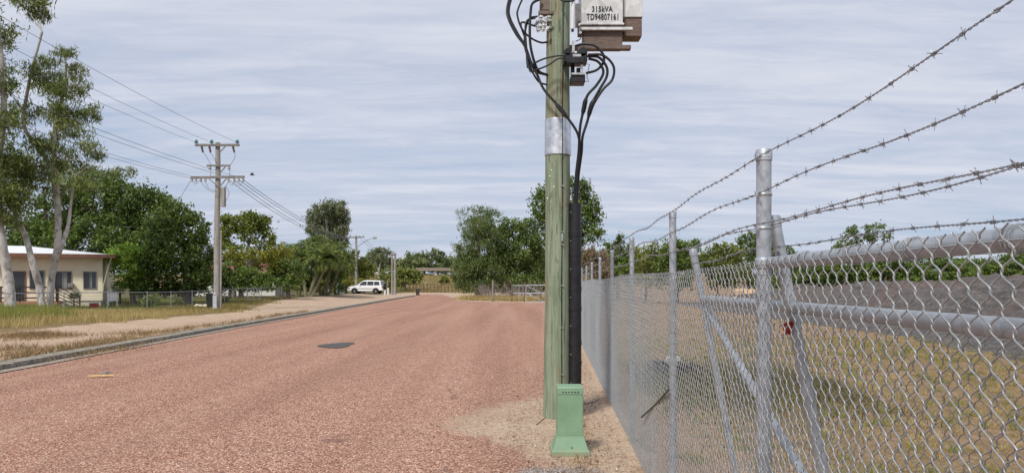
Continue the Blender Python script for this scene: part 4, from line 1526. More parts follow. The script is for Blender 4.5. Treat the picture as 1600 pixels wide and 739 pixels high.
# --- right of the palms
tree('croton_bush', 'rusty brown leaved bush left of the street light pole', 'bush', 540, 112,
     [[(541, 458, 2.4), (541, 440, 2)]], [(536, 412, 10, 10), (546, 410, 9, 12), (540, 426, 12, 10), (532, 430, 9, 10)], 'rusty', 'bark_dark', (0.45, 0.22), 2.0, 0.2, nclump=18, sig=0.18)
tree('round_tree', 'compact rounded dark tree with yellow green top behind the white car', 'tree', 568, 118,
     [[(568, 458, 3), (568, 430, 2.4)]], [(568, 412, 13, 9), (560, 420, 11, 12), (576, 422, 10, 14), (568, 430, 14, 12)], 'olive', 'bark_dark', (0.50, 0.26), 2.5, 0.2, nclump=26, sig=0.16)
tree('yellow_hedge', 'low hedge with yellow tips along the yard behind the white car', 'hedge', 560, 110,
     [[(560, 460, 2), (560, 452, 1.4)]], [(540, 440, 12, 6), (556, 440, 14, 6), (574, 440, 14, 4.5), (590, 442, 12, 5, .8), (530, 446, 10, 8)], 'yellow', 'bark_dark', (0.36, 0.18), 2.1, 0.2, limbs=False, nclump=20, sig=0.18)
tree('slender_gum', 'slender gum with pale trunk and open grey crown past the car', 'tree', 592, 150,
     [[(592, 452, 2), (592, 425, 1.6), (596, 405, 1.2)], [(592, 425, 1.0), (584, 405, .8)]],
     [(586, 396, 12, 8), (602, 396, 12, 9), (594, 404, 18, 8, .8), (578, 406, 8, 8, .8), (610, 408, 9, 9), (594, 390, 10, 5, .8)],
     'grey_gum', 'bark_gum', (0.70, 0.30), 1.9, 0.6, nclump=18, sig=0.19)
tree('roadside_tree', 'dark bushy tree right of the twin poles at the bend', 'tree', 632, 160,
     [[(632, 452, 2.4), (632, 435, 2)]], [(628, 426, 12, 10), (642, 428, 12, 10), (650, 432, 10, 10), (636, 440, 20, 8), (622, 438, 10, 12)], 'olive', 'bark_dark', (0.70, 0.34), 2.3, 0.3, nclump=24, sig=0.17)
tree('roadside_tree', 'olive tree directly behind the twin poles past the car', 'tree', 606, 140,
     [[(606, 455, 2), (606, 438, 1.6)]], [(602, 432, 10, 12), (612, 428, 9, 12), (606, 444, 14, 8), (594, 442, 8, 8)], 'olive', 'bark_grey', (0.6, 0.3), 2.0, 0.3, nclump=20, sig=0.18)


for k, (px, d, r, lab) in enumerate(((648, 190, 9, 'dark bush at the left end of the distant bridge'), (694, 182, 8, 'rounded bush on the bank at the right below the bridge'))):
    zt = HY - (gzf((px - CX) / F * d, d) - HCAM) * F / d
    tree('bank_bush', lab, 'bush', px, d, [[(px, zt, .8), (px, zt - r * .6, .6)]], [(px, zt - r * .7, r, r * .7), (px + r * .6, zt - r * .4, r * .6, r * .5), (px - r * .6, zt - r * .5, r * .6, r * .5)], 'olive', 'bark_dark', (.8, .4), 2.2, .2, limbs=False, nclump=16, sig=.2)


# --- palms
def palm(label, px, d, stems, fronds_mat, flen, n, droopk=1.0, group='palms in the front garden'):
    bx = (px - CX) / F * d
    bz = gzf(bx, d)
    t = thing('garden_palm', label, 'palm', (bx, d, bz), 0, group)
    mb = MB()
    V = []
    for (x0, y0, x1, y1, r) in stems:
        a, b = at(x0, y0, d), at(x1, y1, d + random.uniform(-1.0, 1.0))
        a.z = gzf(a.x, a.y) - 0.05
        mb.tube(spline([a, a.lerp(b, 0.5) + Vector((random.uniform(-.15, .15), 0, 0.05)), b], 5), list(np.linspace(r * 1.15, r * 0.8, 11)), 8)
        for k in range(n):
            az = 2 * math.pi * k / n + random.uniform(-.3, .3)
            el = random.uniform(0.15, 1.25)
            ln = flen * random.uniform(0.75, 1.15)
            dirh = Vector((math.cos(az), math.sin(az), 0))
            side = Vector((-math.sin(az), math.cos(az), 0))
            prev = b.copy()
            ang = el
            m = 16
            for q in range(m):
                step = dirh * math.cos(ang) + Vector((0, 0, math.sin(ang)))
                nxt = prev + step * (ln / m)
                ang -= 0.155 * droopk * (0.5 + q / m)
                f = math.sin(math.pi * min(1, (q + 1.2) / (m + 0.6))) ** 0.6
                for sg in (-1, 1):
                    tip = prev + side * sg * (0.42 * flen / 2.2 * f) + step * 0.18 + Vector((0, 0, -0.22 * f * droopk))
                    wv = step * 0.08
                    V.append([tuple(prev - wv), tuple((prev + tip) / 2 + Vector((0, 0, .05)) - wv * 0.8), tuple(tip), tuple((prev + tip) / 2 + Vector((0, 0, .05)) + wv * 1.3)])
                prev = nxt
    mb.build('trunk', M['palm_trunk'], t, smooth=True)
    link('crown', np_mesh('crown', np.array(V).reshape(-1, 3), 4), L[fronds_mat], t)
    return t


palm('clump of dark green palms with two leaning pale stems left of the car', 486, 76,
     [(482, 458, 498, 408, .16), (486, 458, 512, 404, .15), (478, 458, 470, 400, .16)], 'palm', 3.0, 26)
palm('taller palm clump with arching fronds just behind the leaning stems', 505, 82,
     [(502, 458, 486, 388, .17), (508, 458, 520, 392, .17), (512, 458, 532, 412, .15)], 'palm', 3.2, 24)
palm('palm with fine fronds at the left end of the palm group', 462, 79, [(464, 458, 452, 396, .14), (468, 458, 476, 392, .14)], 'palm', 2.9, 24)
palm('drooping dry tinged palm at the right end of the palm group', 530, 88, [(528, 458, 534, 420, .15), (524, 458, 516, 424, .15)], 'palm', 2.9, 22, 1.4)
tree('undergrowth_bush', 'dark undergrowth bush at the foot of the palm stems', 'bush', 505, 84,
     [[(505, 462, 1.6), (505, 452, 1)]], [(490, 434, 24, 18), (516, 434, 24, 18), (470, 430, 20, 20), (500, 450, 26, 9, .8), (536, 450, 10, 9, .9), (476, 448, 14, 9, .7), (528, 428, 14, 10, .8)], 'bush', 'bark_dark', (0.34, 0.14), 1.7, 0.4, limbs=False, nclump=26, sig=0.18)

# --- the big group at the end of the road
tree('wattle_tree', 'wispy pale tree with thin drooping sprays at the left of the roadside thicket', 'tree', 738, 92,
     [[(745, 462, 3), (742, 420, 2.6), (738, 380, 2), (742, 345, 1.2)], [(740, 390, 1.2), (728, 350, .8)]],
     [(742, 326, 16, 8, .5), (722, 334, 10, 10, .35), (760, 330, 14, 9, .7), (718, 350, 6, 12, .3), (712, 385, 10, 7, .35), (735, 345, 14, 12, .6), (755, 345, 16, 14, .9), (772, 334, 12, 8, .7)],
     'willow', 'bark_grey', (0.48, 0.085), 1.5, 0.9, nclump=16, sig=0.22)
tree('willow_tree', 'large soft green weeping tree reaching the ground beside the gravel road end', 'tree', 748, 88,
     [[(750, 462, 4), (750, 430, 3.4), (748, 390, 2.6)]],
     [(752, 352, 22, 14), (738, 370, 22, 18), (768, 366, 24, 20), (728, 398, 22, 24), (752, 398, 26, 26), (722, 428, 20, 20, .9), (742, 432, 26, 22), (765, 425, 24, 26), (735, 445, 22, 12, .9), (760, 447, 24, 12), (716, 442, 14, 12, .9), (745, 418, 30, 22)],
     'willow', 'bark_grey', (0.50, 0.105), 2.2, 1.2, nclump=26, sig=0.17)
tree('broadleaf_tree', 'mid green broadleaf tree in the thicket left of the green pole', 'tree', 800, 90,
     [[(800, 462, 4.4), (800, 430, 3.8), (802, 390, 3)]],
     [(800, 352, 22, 14), (822, 356, 18, 16), (792, 376, 26, 20), (822, 384, 24, 24), (800, 408, 30, 24), (832, 418, 20, 26), (790, 432, 24, 20), (820, 440, 24, 14, .9), (772, 440, 20, 16), (800, 450, 26, 10), (842, 448, 18, 14), (776, 400, 20, 24), (838, 390, 14, 24)],
     'thicket', 'bark_dark', (0.50, 0.18), 2.4, 0.6, nclump=28, sig=0.18)
tree('dark_shade_tree', 'tall dark glossy tree rising behind the green foreground pole', 'tree', 884, 100,
     [[(878, 460, 6), (880, 420, 5), (884, 370, 4), (886, 330, 3)]],
     [(884, 290, 28, 18), (912, 300, 20, 24), (852, 306, 22, 18), (926, 330, 20, 22), (900, 330, 26, 24), (868, 330, 30, 26), (846, 330, 18, 18), (916, 358, 28, 24), (884, 366, 30, 26), (850, 366, 22, 26), (862, 400, 26, 26), (895, 390, 26, 22), (852, 430, 22, 22), (836, 395, 14, 26)],
     'mango', 'bark_dark', (0.58, 0.26), 2.2, 0.2, nclump=26, sig=0.17)

# dead brush under the thicket
mb = MB()
r_ = random.Random(21)
for k in range(140):
    px = r_.uniform(745, 850)
    d = r_.uniform(80, 86)
    p = at(px, 460, d)
    p.z = gzf(p.x, p.y)
    h = r_.uniform(0.4, 1.9)
    q = p + Vector((r_.uniform(-.9, .9), r_.uniform(-.9, .9), h))
    mb.tube([p, p.lerp(q, .5) + Vector((r_.uniform(-.2, .2), 0, r_.uniform(-.1, .2))), q], [0.03, 0.022, 0.010], 4, False)
    for j in range(2):
        e = q + Vector((r_.uniform(-.6, .6), r_.uniform(-.5, .5), r_.uniform(-.3, .4)))
        mb.tube([p.lerp(q, r_.uniform(.4, .8)), e], [0.018, 0.008], 4, False)
tag(mb.build('dead_brush_undergrowth', M['twig'], None), 'grey dead twigs tangled under the roadside thicket', 'dead brush', kind='stuff')

# --- right of the fence, beyond the paddock
tree('dead_palm_tree', 'clump of dry brown hanging fronds just right of the cable guard', 'tree', 928, 78,
     [[(928, 455, 4), (928, 420, 3.4), (926, 395, 3)]], [(926, 398, 16, 14), (940, 404, 14, 14), (918, 412, 14, 20), (934, 424, 18, 20), (946, 430, 10, 16)], 'dead_palm', 'palm_trunk', (0.8, 0.10), 1.9, 1.6, nclump=22, sig=0.2)
tree('conifer_tree', 'dark pointed tree just right of the dry brown fronds', 'tree', 966, 82,
     [[(966, 455, 3), (966, 410, 2.4), (970, 372, 1.2)]], [(970, 372, 7, 9, .9), (962, 386, 12, 12), (978, 392, 12, 12), (952, 402, 14, 16), (972, 412, 18, 18), (990, 412, 12, 14), (958, 430, 20, 16), (985, 432, 16, 14), (948, 382, 8, 8, .7)], 'bush', 'bark_dark', (0.46, 0.18), 2.1, 0.3, nclump=22, sig=0.18)
bush_defs = [
    ('twiggy brownish shrub behind the second and third fence posts', 1010, 66, [(1004, 396, 18, 14), (1024, 392, 18, 16), (1012, 412, 22, 14), (1036, 404, 14, 16)], 'olive', 1.3),
    ('green shrub spreading low behind the third fence post', 1060, 64, [(1050, 384, 22, 14), (1072, 388, 22, 14), (1060, 404, 30, 18), (1040, 418, 22, 16), (1080, 410, 20, 16), (1086, 380, 10, 8, .8)], 'bush', 2.0),
    ('rounded olive shrub between the leaning upright and the end post', 1120, 66, [(1108, 396, 18, 12), (1130, 392, 22, 14), (1150, 398, 18, 14), (1118, 414, 28, 16), (1148, 418, 24, 14)], 'olive', 2.0),
    ('taller green tree poking up left of the end post', 1170, 68, [(1160, 376, 12, 10, .9), (1178, 372, 14, 12), (1168, 392, 22, 14), (1188, 390, 18, 16), (1172, 412, 26, 18)], 'bush', 2.0),
    ('dark green shrub right behind the end post', 1215, 66, [(1206, 388, 18, 12), (1226, 398, 18, 12), (1212, 412, 26, 16), (1240, 414, 18, 12), (1230, 388, 8, 6, .7)], 'bush', 2.0),
]
for lab, px, d, lb, lm, cv in bush_defs:
    tree('paddock_shrub', lab, 'shrub', px, d, [[(px, 462, 2.2), (px, 440, 1.8), (px + 2, 415, 1.2)]], lb + [(px, 436, 26, 14), (px + 18, 440, 20, 12)], lm, 'bark_dark', (0.36, 0.15), cv, 0.3, nclump=26, sig=0.17, group='shrubs beyond the paddock')
row = [
    (1262, 'dark hedge shrub first right of the end post above the bank', 408), (1318, 'dark hedge shrub directly under the two topped tree', 402), (1378, 'hedge shrub right below the right half of the two topped tree', 402),
    (1440, 'dark hedge shrub fourth along the top of the mulch bank', 404), (1505, 'broad dark hedge shrub near the right end of the mulch bank', 402), (1572, 'dark hedge shrub at the right edge of the photo above the bank', 400), (1640, 'last hedge shrub half cut off by the right edge', 400)]
for px, lab, top in row:
    j = random.uniform(-6, 6)
    tree('hedge_shrub', lab, 'shrub', px, 58, [[(px, 440, 2.4), (px, 425, 2), (px, 412, 1.4)]],
         [(px - 22, top + 14 + j, 26, 14), (px + 10, top + 10 - j, 28, 14), (px + 30, top + 18, 24, 14), (px - 8, top + 26, 36, 18), (px + 20, top + 34, 30, 14), (px - 30, top + 34, 26, 12)],
         'bush', 'bark_dark', (0.34, 0.15), 2.0, 0.3, limbs=False, nclump=28, sig=0.17, group='hedge shrubs along the mulch bank')
tree('twin_topped_tree', 'pale green tree with two rounded tops above the hedge on the right', 'tree', 1350, 75,
     [[(1352, 440, 3), (1350, 410, 2.4), (1342, 380, 1.6), (1334, 362, 1)], [(1350, 405, 1.8), (1366, 378, 1.3), (1372, 360, .9)]],
     [(1334, 362, 15, 12, .8), (1368, 362, 17, 14, .9), (1322, 376, 12, 8, .7), (1352, 374, 18, 10, .7), (1386, 372, 10, 9, .7), (1340, 388, 24, 10), (1370, 390, 24, 10), (1310, 386, 12, 8, .8)],
     'willow', 'bark_grey', (0.40, 0.17), 1.7, 0.2, nclump=20, sig=0.18)

# --- far woods that read as one mass
def far_wood():
    P = []
    r2 = np.random.default_rng(5)
    T = MB()
    for k in range(120):
        px = r2.uniform(380, 1150)
        d = r2.uniform(215, 300)
        x = (px - CX) / F * d
        if 652 < px < 705 and d < 235:
            d += 30
            x = (px - CX) / F * d
        g = gzf(x, d)
        top = HCAM - (r2.uniform(390, 406) - HY) / F * d
        h = max(5.0, top - g)
        for q in range(6):
            c = np.array([x + r2.uniform(-.3, .3) * h, d + r2.uniform(-2, 2), g + h * r2.uniform(0.25, 0.9)])
            P.append(lobe_points(c, (h * .26, h * .26, h * .18), 170, 12, 0.22, r2))
        T.tube([(x, d, g - .3), (x + .2, d, g + h * .7)], [.25, .1], 5)
    P = np.concatenate(P)
    P[:, 2] = np.maximum(P[:, 2], gz(P[:, 0], P[:, 1]) + .1)
    me = np_mesh('far_woods', leaves_np(P, 1.15, 0.55, 0.2, r=r2), 4)
    tag(link('far_woods', me, L['far'], None), 'line of far green woods closing the view beyond the road end', 'woods', kind='stuff')


far_wood()

# ------------------------------------------------------------------ grass
def blades(P, h, wid, lean=0.35, r=rng):
    """three-vertex grass blades rooted at P"""
    n = len(P)
    az = r.uniform(0, 2 * np.pi, n)
    s = np.stack([np.cos(az), np.sin(az), np.zeros(n)], -1)
    hh = h * r.uniform(0.45, 1.25, (n, 1)) if np.isscalar(h) else h[:, None] * r.uniform(0.5, 1.2, (n, 1))
    off = np.stack([r.normal(0, lean, n), r.normal(0, lean, n), np.ones(n)], -1) * hh
    return np.stack([P - s * wid / 2, P + s * wid / 2, P + off], 1).reshape(-1, 3)


def grass_patch(name, label, fn, n, h, wid, leafm, lean=0.35, clump=None, seed=1):
    r = np.random.default_rng(seed)
    xy = fn(r, n)
    z = gz(xy[:, 0], xy[:, 1]) - 0.01
    P = np.concatenate([xy, z[:, None]], 1)
    hh = h(xy, r) if callable(h) else h
    me = np_mesh(name, blades(P, hh, wid, lean, r), 3)
    return tag(link(name, me, L[leafm], None), label, 'grass', kind='stuff')


def strip(y0, y1, s0, s1, edge=0.6):
    def f(r, n):
        y = y0 + (y1 - y0) * r.uniform(0, 1, n)
        t = r.uniform(0, 1, n)
        a = s0(y) if callable(s0) else np.full(n, s0)
        b = s1(y) if callable(s1) else np.full(n, s1)
        wob = edge * (np.sin(y * 1.7) + np.sin(y * 0.53 + 1) + 0.7 * np.sin(y * 3.9))
        x = kerb_x(y) - (a + wob * (1 - t) + (b - a) * t)
        return np.stack([x, y], -1)
    return f


inner = lambda y: np.interp(y, [0, 24, 40, 55, 70, 100], [6.0, 5.6, 4.0, 6.5, 8.5, 8.0]) + 0.5
grass_patch('tall_grass', 'tall dry grass along the left verge in front of the house fence', strip(20, 40, inner, lambda y: inner(y) + np.interp(y, [20, 40], [16, 7])),
            30000, lambda xy, r: np.interp(xy[:, 0] / xy[:, 1], [-.72, -.60, -.5], [0.40, 0.26, 0.22]) * r.uniform(.6, 1.1, len(xy)), 0.028, 'grass_dry', 0.22, seed=2)
grass_patch('green_grass', 'long green grass at the foot of the gum trunks', strip(28, 41, lambda y: np.maximum(inner(y) + 4, 0.60 * y - 10.5), lambda y: np.maximum(inner(y) + 5, 0.76 * y - 10.5)),
            9000, 0.46, 0.03, 'grass_green', 0.22, seed=3)
grass_patch('verge_grass', 'short dry grass along the fence between the two grey poles', strip(40, 70, inner, lambda y: inner(y) + 5), 22000, 0.17, 0.03, 'grass_mix', 0.4, seed=4)
grass_patch('kerb_weeds_grass', 'straggly dry weeds along the back of the concrete kerb', strip(9, 42, 0.45, lambda y: np.interp(y, [9, 20, 42], [1.0, 1.3, 0.7]), 0.3), 3600, 0.16, 0.018, 'weed', 0.5, seed=5)


def tufts(centres, spread):
    def f(r, n):
        c = np.array(centres)
        i = r.integers(0, len(c), n)
        return c[i] + r.normal(0, 1, (n, 2)) * np.array(spread)
    return f


def px_ground(px, py, z=0.15):
    d = (HCAM - z) * F / (py - HY)
    return ((px - CX) / F * d, d)


grass_patch('brown_tuft_grass', 'low brown dead weeds on the bare sand of the left verge',
            tufts([px_ground(x, y) for x, y in ((10, 528), (30, 526), (50, 528), (70, 524), (88, 525), (15, 545), (190, 530), (175, 536), (215, 520), (60, 552), (110, 545), (150, 540))], (0.45, 0.5)), 5000, 0.15, 0.02, 'weed', 0.6, seed=6)
grass_patch('lawn_grass', 'green yard lawn behind the low fence', lambda r, n: np.stack([r.uniform(-34, -20.5, n), r.uniform(43, 66, n)], -1), 26000, 0.14, 0.035, 'grass_green', 0.4, seed=7)


def paddock(r, n):
    y = 1.2 + 34 * r.uniform(0, 1, n) ** 1.35
    e = 0.25 + r.uniform(0, 1, n) * 10.5
    x = 0.81 + 0.0548 * y + e
    # patchiness
    pn = np.sin(x * 1.1 + 0.4 * y) * np.sin(y * 0.8 - 0.3 * x) + 0.6 * np.sin(x * 2.7) * np.sin(y * 2.1 + 1)
    keep = pn + r.uniform(-0.6, 0.6, n) > 0.05
    keep &= ~((e < 1.7) & (y > 5) & (y < 11.5) & (r.uniform(0, 1, n) > 0.04))
    return np.stack([x, y], -1)[keep]


grass_patch('paddock_grass', 'short patchy yellow green grass inside the chain link fence', paddock, 60000, 0.075, 0.011, 'grass_mix', 0.7, seed=8)
grass_patch('dark_grass', 'longer dark green grass band inside the fence behind the black hose', lambda r, n: (lambda y, e: np.stack([0.81 + .0548 * y + e, y], -1))(r.normal(12.2, 1.5, n), r.uniform(0.6, 3.8, n)), 8000, 0.17, 0.018, 'grass_olive', 0.5, seed=9)
cl = np.random.default_rng(77)
cy = 1.3 + 22 * cl.uniform(0, 1, 1500) ** 1.4
ce = 0.3 + 10.5 * cl.uniform(0, 1, 1500)
tuft_c = np.stack([0.81 + .0548 * cy + ce, cy], -1)
grass_patch('tuft_grass', 'separate green grass tufts dotted over the dry paddock', tufts(tuft_c[:800], (0.05, 0.05)), 30000, 0.11, 0.010, 'grass_green', 0.8, seed=14)
grass_patch('straw_grass', 'separate straw coloured tufts dotted over the dry paddock', tufts(tuft_c[800:], (0.06, 0.06)), 26000, 0.10, 0.010, 'grass_dry', 0.9, seed=15)
grass_patch('fence_weeds_grass', 'dry weeds scattered along the foot of the chain link fence',
            tufts([(0.81 + .0548 * y - 0.12 - abs(math.sin(y * 7)) * .45, y) for y in np.arange(6, 22, 0.45)], (0.08, 0.10)), 5000, 0.07, 0.010, 'weed', 0.8, seed=10)
grass_patch('far_verge_grass', 'tall dry grass along the far road edge under the thicket',
            lambda r, n: (lambda t: np.stack([-5.2 + 9.0 * t + r.normal(0, .5, n), 77.5 - 8.5 * t + r.uniform(0, 6, n)], -1))(r.uniform(0, 1, n)), 9000, 0.5, 0.05, 'grass_dry', 0.25, seed=11)
grass_patch('bank_grass', 'dry grass covering the rising bank under the bridge',
            lambda r, n: np.stack([r.uniform(-70, 25, n), r.uniform(152, 214, n)], -1), 42000, 0.5, 0.14, 'grass_mix', 0.6, seed=12)

r2 = np.random.default_rng(31)
yy_ = np.concatenate([6.3 + 12 * r2.uniform(0, 1, 700), r2.normal(9.6, 0.7, 160)])
xx_ = np.concatenate([(0.81 + .0548 * yy_[:700]) - 0.12 - np.abs(r2.normal(0, 0.42, 700)), r2.normal(0.75, 0.45, 160)])
ok_ = xx_ < 0.81 + .0548 * yy_ - 0.08
lp = np.stack([xx_[ok_], yy_[ok_], np.full(ok_.sum(), 0.035)], -1)
lv = leaves_np(lp, 0.06, 0.016, 0.0, 0.5, r2)
lv[:, 2] = 0.036 + (lv[:, 2] - 0.035) * 0.25
tag(link('leaf_litter', np_mesh('leaf_litter', lv, 4), leaf_mat('dry_leaf_litter', (0.06, 0.035, 0.02), (0.14, 0.085, 0.045), (0.28, 0.19, 0.10), 0.1, 1.0), None), 'dry fallen leaves and twigs round the pole foot and along the fence', 'leaf litter', kind='stuff')

# loose stones on the road shoulder
r_ = np.random.default_rng(3)
n = 5200
y = 5.6 + 9 * r_.uniform(0, 1, n) ** 1.6
x = r_.uniform(-1.0, 1, n)
x = np.where(x > -0.2, (0.81 + .0548 * y - 0.1) - r_.uniform(0, 1.25, n), np.interp(y, RY, RX) + r_.normal(0, 1.4, n))
keep = x < 0.81 + .0548 * y - 0.08
x, y = x[keep], y[keep]
sz = r_.uniform(0.004, 0.011, len(x))[:, None, None] * np.where(r_.uniform(0, 1, len(x)) > .96, 1.8, 1)[:, None, None]
octa = np.array([[1, 0, 0], [0, 1, 0], [-1, 0, 0], [0, -1, 0], [0, 0, .7], [0, 0, -.7]], dtype=float)
V = np.stack([x, y, np.full(len(x), 0.03)], -1)[:, None, :] + octa[None] * sz * r_.uniform(.6, 1.3, (len(x), 6, 1))
fi = np.array([[0, 1, 4], [1, 2, 4], [2, 3, 4], [3, 0, 4], [1, 0, 5], [2, 1, 5], [3, 2, 5], [0, 3, 5]])
Fi = (np.arange(len(x))[:, None, None] * 6 + fi[None]).reshape(-1, 3)
tag(link('loose_gravel', np_mesh('loose_gravel', V.reshape(-1, 3), 3, Fi), M['pebble'], None), 'loose stones scattered on the sandy road shoulder', 'gravel', kind='stuff')

# ------------------------------------------------------------------ house on the left
HR = R(23.2)
house = thing('cream_house', 'low cream house with white roof and brown fascia behind the gum trunks', 'house', (-26.7, 48.0, 0.0), HR)


def hbox(x0, x1, y0, y1, z0, z1, mbx=None):
    m = mbx or MB()
    m.box(((x0 + x1) / 2, (y0 + y1) / 2, (z0 + z1) / 2), (x1 - x0, y1 - y0, z1 - z0))
    return m


WB, WT = 0.62, 3.40
hbox(-14, 0, 0, 8, WB, WT).build('wall', M['wall_cream'], house, local=True)
m = hbox(-13.9, -0.1, 0.06, 7.9, 0.05, WB)
m.build('base_wall', M['plaster'], house, local=True)
m = MB()
e = 0.75
z0, zr = WT + 0.18, WT + 0.86
c4 = [(-14 - e, -e, z0), (e, -e, z0), (e, 8 + e, z0), (-14 - e, 8 + e, z0)]
rg = [(-5.0, 4, zr), (-10.0, 4, zr)]
m.v = c4 + rg + [(x, y, z0 - 0.05) for x, y, z in c4]
m.f = [(0, 1, 4, 5), (1, 2, 4), (2, 3, 5, 4), (3, 0, 5), (6, 9, 8, 7), (0, 6, 7, 1), (1, 7, 8, 2), (2, 8, 9, 3), (3, 9, 6, 0)]
roof = m.build('roof', M['roof_white'], house, local=True)
m = MB()
hbox(-14 - e - .01, e + .01, -e - .05, -e - .012, WT - 0.04, WT + 0.20, m)
hbox(e + .012, e + .05, -e - .05, 8 + e, WT - 0.04, WT + 0.20, m)
hbox(-14 - e, e, -e, 0.0 - .01, WT - 0.015, WT + 0.01, m)
hbox(0.01, e, -.01, 8 + e, WT - 0.015, WT + 0.01, m)
m.build('fascia', M['fascia'], roof, local=True)
for (t0, t1, zb, zt) in ((0.38, 1.05, 1.42, 2.46), (1.78, 2.72, 1.40, 2.46), (3.28, 4.0, 1.40, 2.50), (6.6, 7.6, 1.4, 2.5)):
    m = MB()
    for (a, b, c, d2) in ((-t1 - .05, -t1, zb - .05, zt + .05), (-t0, -t0 + .05, zb - .05, zt + .05), (-t1, -t0, zt, zt + .05), (-t1, -t0, zb - .05, zb), (-(t0 + t1) / 2 - .02, -(t0 + t1) / 2 + .02, zb, zt)):
        hbox(a, b, -0.05, -0.003, c, d2, m)
    wn = m.build('window', M['frame_grey'], house, local=True)
    hbox(-t1, -t0, -0.022, -0.006, zb, zt).build('pane', M['glass'], wn, local=True)
    m = MB()
    hbox(-(t0 + t1) / 2 + .03, -t0 - .22, -0.028, -0.0235, zb + .03, zt - .03, m)
    m.build('curtain', M['curtain'], wn, local=True)
m = hbox(-4.92, -4.32, -0.04, -0.004, WB + 0.02, 2.42)
m.build('door', M['glass'], house, local=True)
m = MB()
for (a, b, c, d2) in ((-5.0, -4.93, WB, 2.5), (-4.31, -4.24, WB, 2.5), (-4.93, -4.31, 2.43, 2.5)):
    hbox(a, b, -0.055, -0.004, c, d2, m)
m.build('door_frame', M['fascia'], house, local=True)
m = MB()
m.bar((0.55, -0.62, WT - .03), (0.05, -0.10, 1.5), .07)
m.bar((0.05, -0.10, 1.5), (-0.02, -0.08, 0.6), .07)
m.build('downpipe', M['plaster'], house, local=True)
m = MB()
hbox(-1.93, -1.62, -0.36, -0.005, 1.46, 1.74, m)
m.build('air_conditioner', M['frame_grey'], house, local=True, bevel=.02)
m = MB()
hbox(-9, -2.2, -2.3, -0.01, 0.42, 0.60, m)
for x in (-8.8, -6.8, -4.8, -2.4):
    hbox(x - .07, x + .07, -2.2, -2.06, 0.02, 0.42, m)
deck = m.build('deck', M['terracotta'], house, local=True)
m = MB()
for x in np.arange(-8.9, -2.1, 0.95):
    hbox(x - .04, x + .04, -2.28, -2.20, 0.60, 1.55, m)
for z in (0.85, 1.18, 1.5):
    hbox(-9, -2.2, -2.33, -2.282, z - .04, z + .04, m)
for k in range(5):
    zz = 1.5 - .2 * k
    m.bar((-2.15, -2.3, zz), (-1.0, -2.3, zz - .62), .05)
m.bar((-2.15, -2.3, 0.1), (-2.15, -2.3, 1.6), .08)
m.bar((-1.0, -2.3, 0.1), (-1.0, -2.3, 1.0), .08)
m.build('railing', M['dark_timber'], deck, local=True)
m = MB()
for k in range(3):
    hbox(-2.15 + .36 * k, -1.8 + .36 * k, -2.2, -1.2, 0.02, 0.46 - .15 * k, m)
m.build('steps', M['plaster'], house, local=True)

# red roofed house half hidden by trees
rh = thing('red_roof_house', 'white house with red metal roof half hidden by the yellow tree', 'house', (-31, 84, 0.2))
m = MB()
m.box((-31.2, 86, 1.5), (9, 6, 2.9))
m.build('wall', M['white_wall'], rh)
m = MB()
m.v = [(-36.4, 82.2, 3.0), (-26.2, 82.2, 3.0), (-26.2, 89.8, 3.0), (-36.4, 89.8, 3.0), (-35.2, 86, 4.1), (-27.6, 86, 4.1)]
m.f = [(0, 1, 5, 4), (1, 2, 5), (2, 3, 4, 5), (3, 0, 4), (0, 3, 2, 1)]
m.build('roof', M['red_roof'], rh)
for x in (-33.5, -30, -28.2):
    m = MB()
    m.box((x, 82.97, 2.1), (1.2, .05, 1.1))
    m.build('window', M['glass'], rh)

# ------------------------------------------------------------------ low fence of the yard
fpts = [(-60, 34.5), (100, 38), (230, 41.5), (330, 49), (386, 56), (408, 58.5), (440, 62)]
FXY = [Vector(((px - CX) / F * d, d, 0)) for px, d in fpts]
yf = thing('yard_fence', 'low grey pipe and wire fence along the front of the house yard', 'fence', (FXY[2].x, FXY[2].y, gzf(FXY[2].x, FXY[2].y)))
m = MB()
posts = []
for a, b in zip(FXY[:-1], FXY[1:]):
    nseg = max(1, round((b - a).length / 2.6))
    for k in range(nseg):
        posts.append(a.lerp(b, k / nseg))
posts.append(FXY[-1])
for p in posts:
    q = MB()
    z = gzf(p.x, p.y)
    q.tube([(p.x, p.y, z - .05), (p.x, p.y, z + 1.06), (p.x, p.y, z + 1.08)], [.028, .028, .018], 8)
    q.build('post', M['barb'], yf, smooth=True)
rail = [Vector((p.x, p.y, gzf(p.x, p.y) + 1.02)) for p in posts]
m.tube(rail, 0.022, 6)
m.build('rail', M['barb'], yf, smooth=True)
m = MB()
for a, b in zip(posts[:-1], posts[1:]):
    za, zb_ = gzf(a.x, a.y), gzf(b.x, b.y)
    ln = (b - a).length
    for z in np.arange(0.08, 1.0, 0.15):
        m.tube([(a.x, a.y - .03, za + z), (b.x, b.y - .03, zb_ + z)], 0.0035, 3, False)
    for k in range(int(ln / 0.15)):
        p = a.lerp(b, k * 0.15 / ln)
        zz = za + (zb_ - za) * k * .15 / ln
        m.tube([(p.x, p.y - .033, zz + .05), (p.x, p.y - .033, zz + 1.0)], 0.003, 3, False)
m.build('wire_infill', M['barb'], yf)
# small pedestrian gate in it
p0, p1 = FXY[4], FXY[5]
g = thing('yard_gate', 'small pale pipe gate in the low yard fence right of the grey pole', 'gate', (p0.x, p0.y - .12, gzf(p0.x, p0.y)))
m = MB()
za = gzf(p0.x, p0.y)
a, b = p0 + Vector((.1, -.12, za)), p1 + Vector((-.1, -.12, za))
for z in (0.12, 0.55, 0.98):
    m.tube([a + Vector((0, 0, z)), b + Vector((0, 0, z))], 0.022, 6)
for t_ in (0, .5, 1):
    q = a.lerp(b, t_)
    m.tube([q + Vector((0, 0, .1)), q + Vector((0, 0, 1.0))], 0.022, 6)
m.build('frame', M['galv'], g)

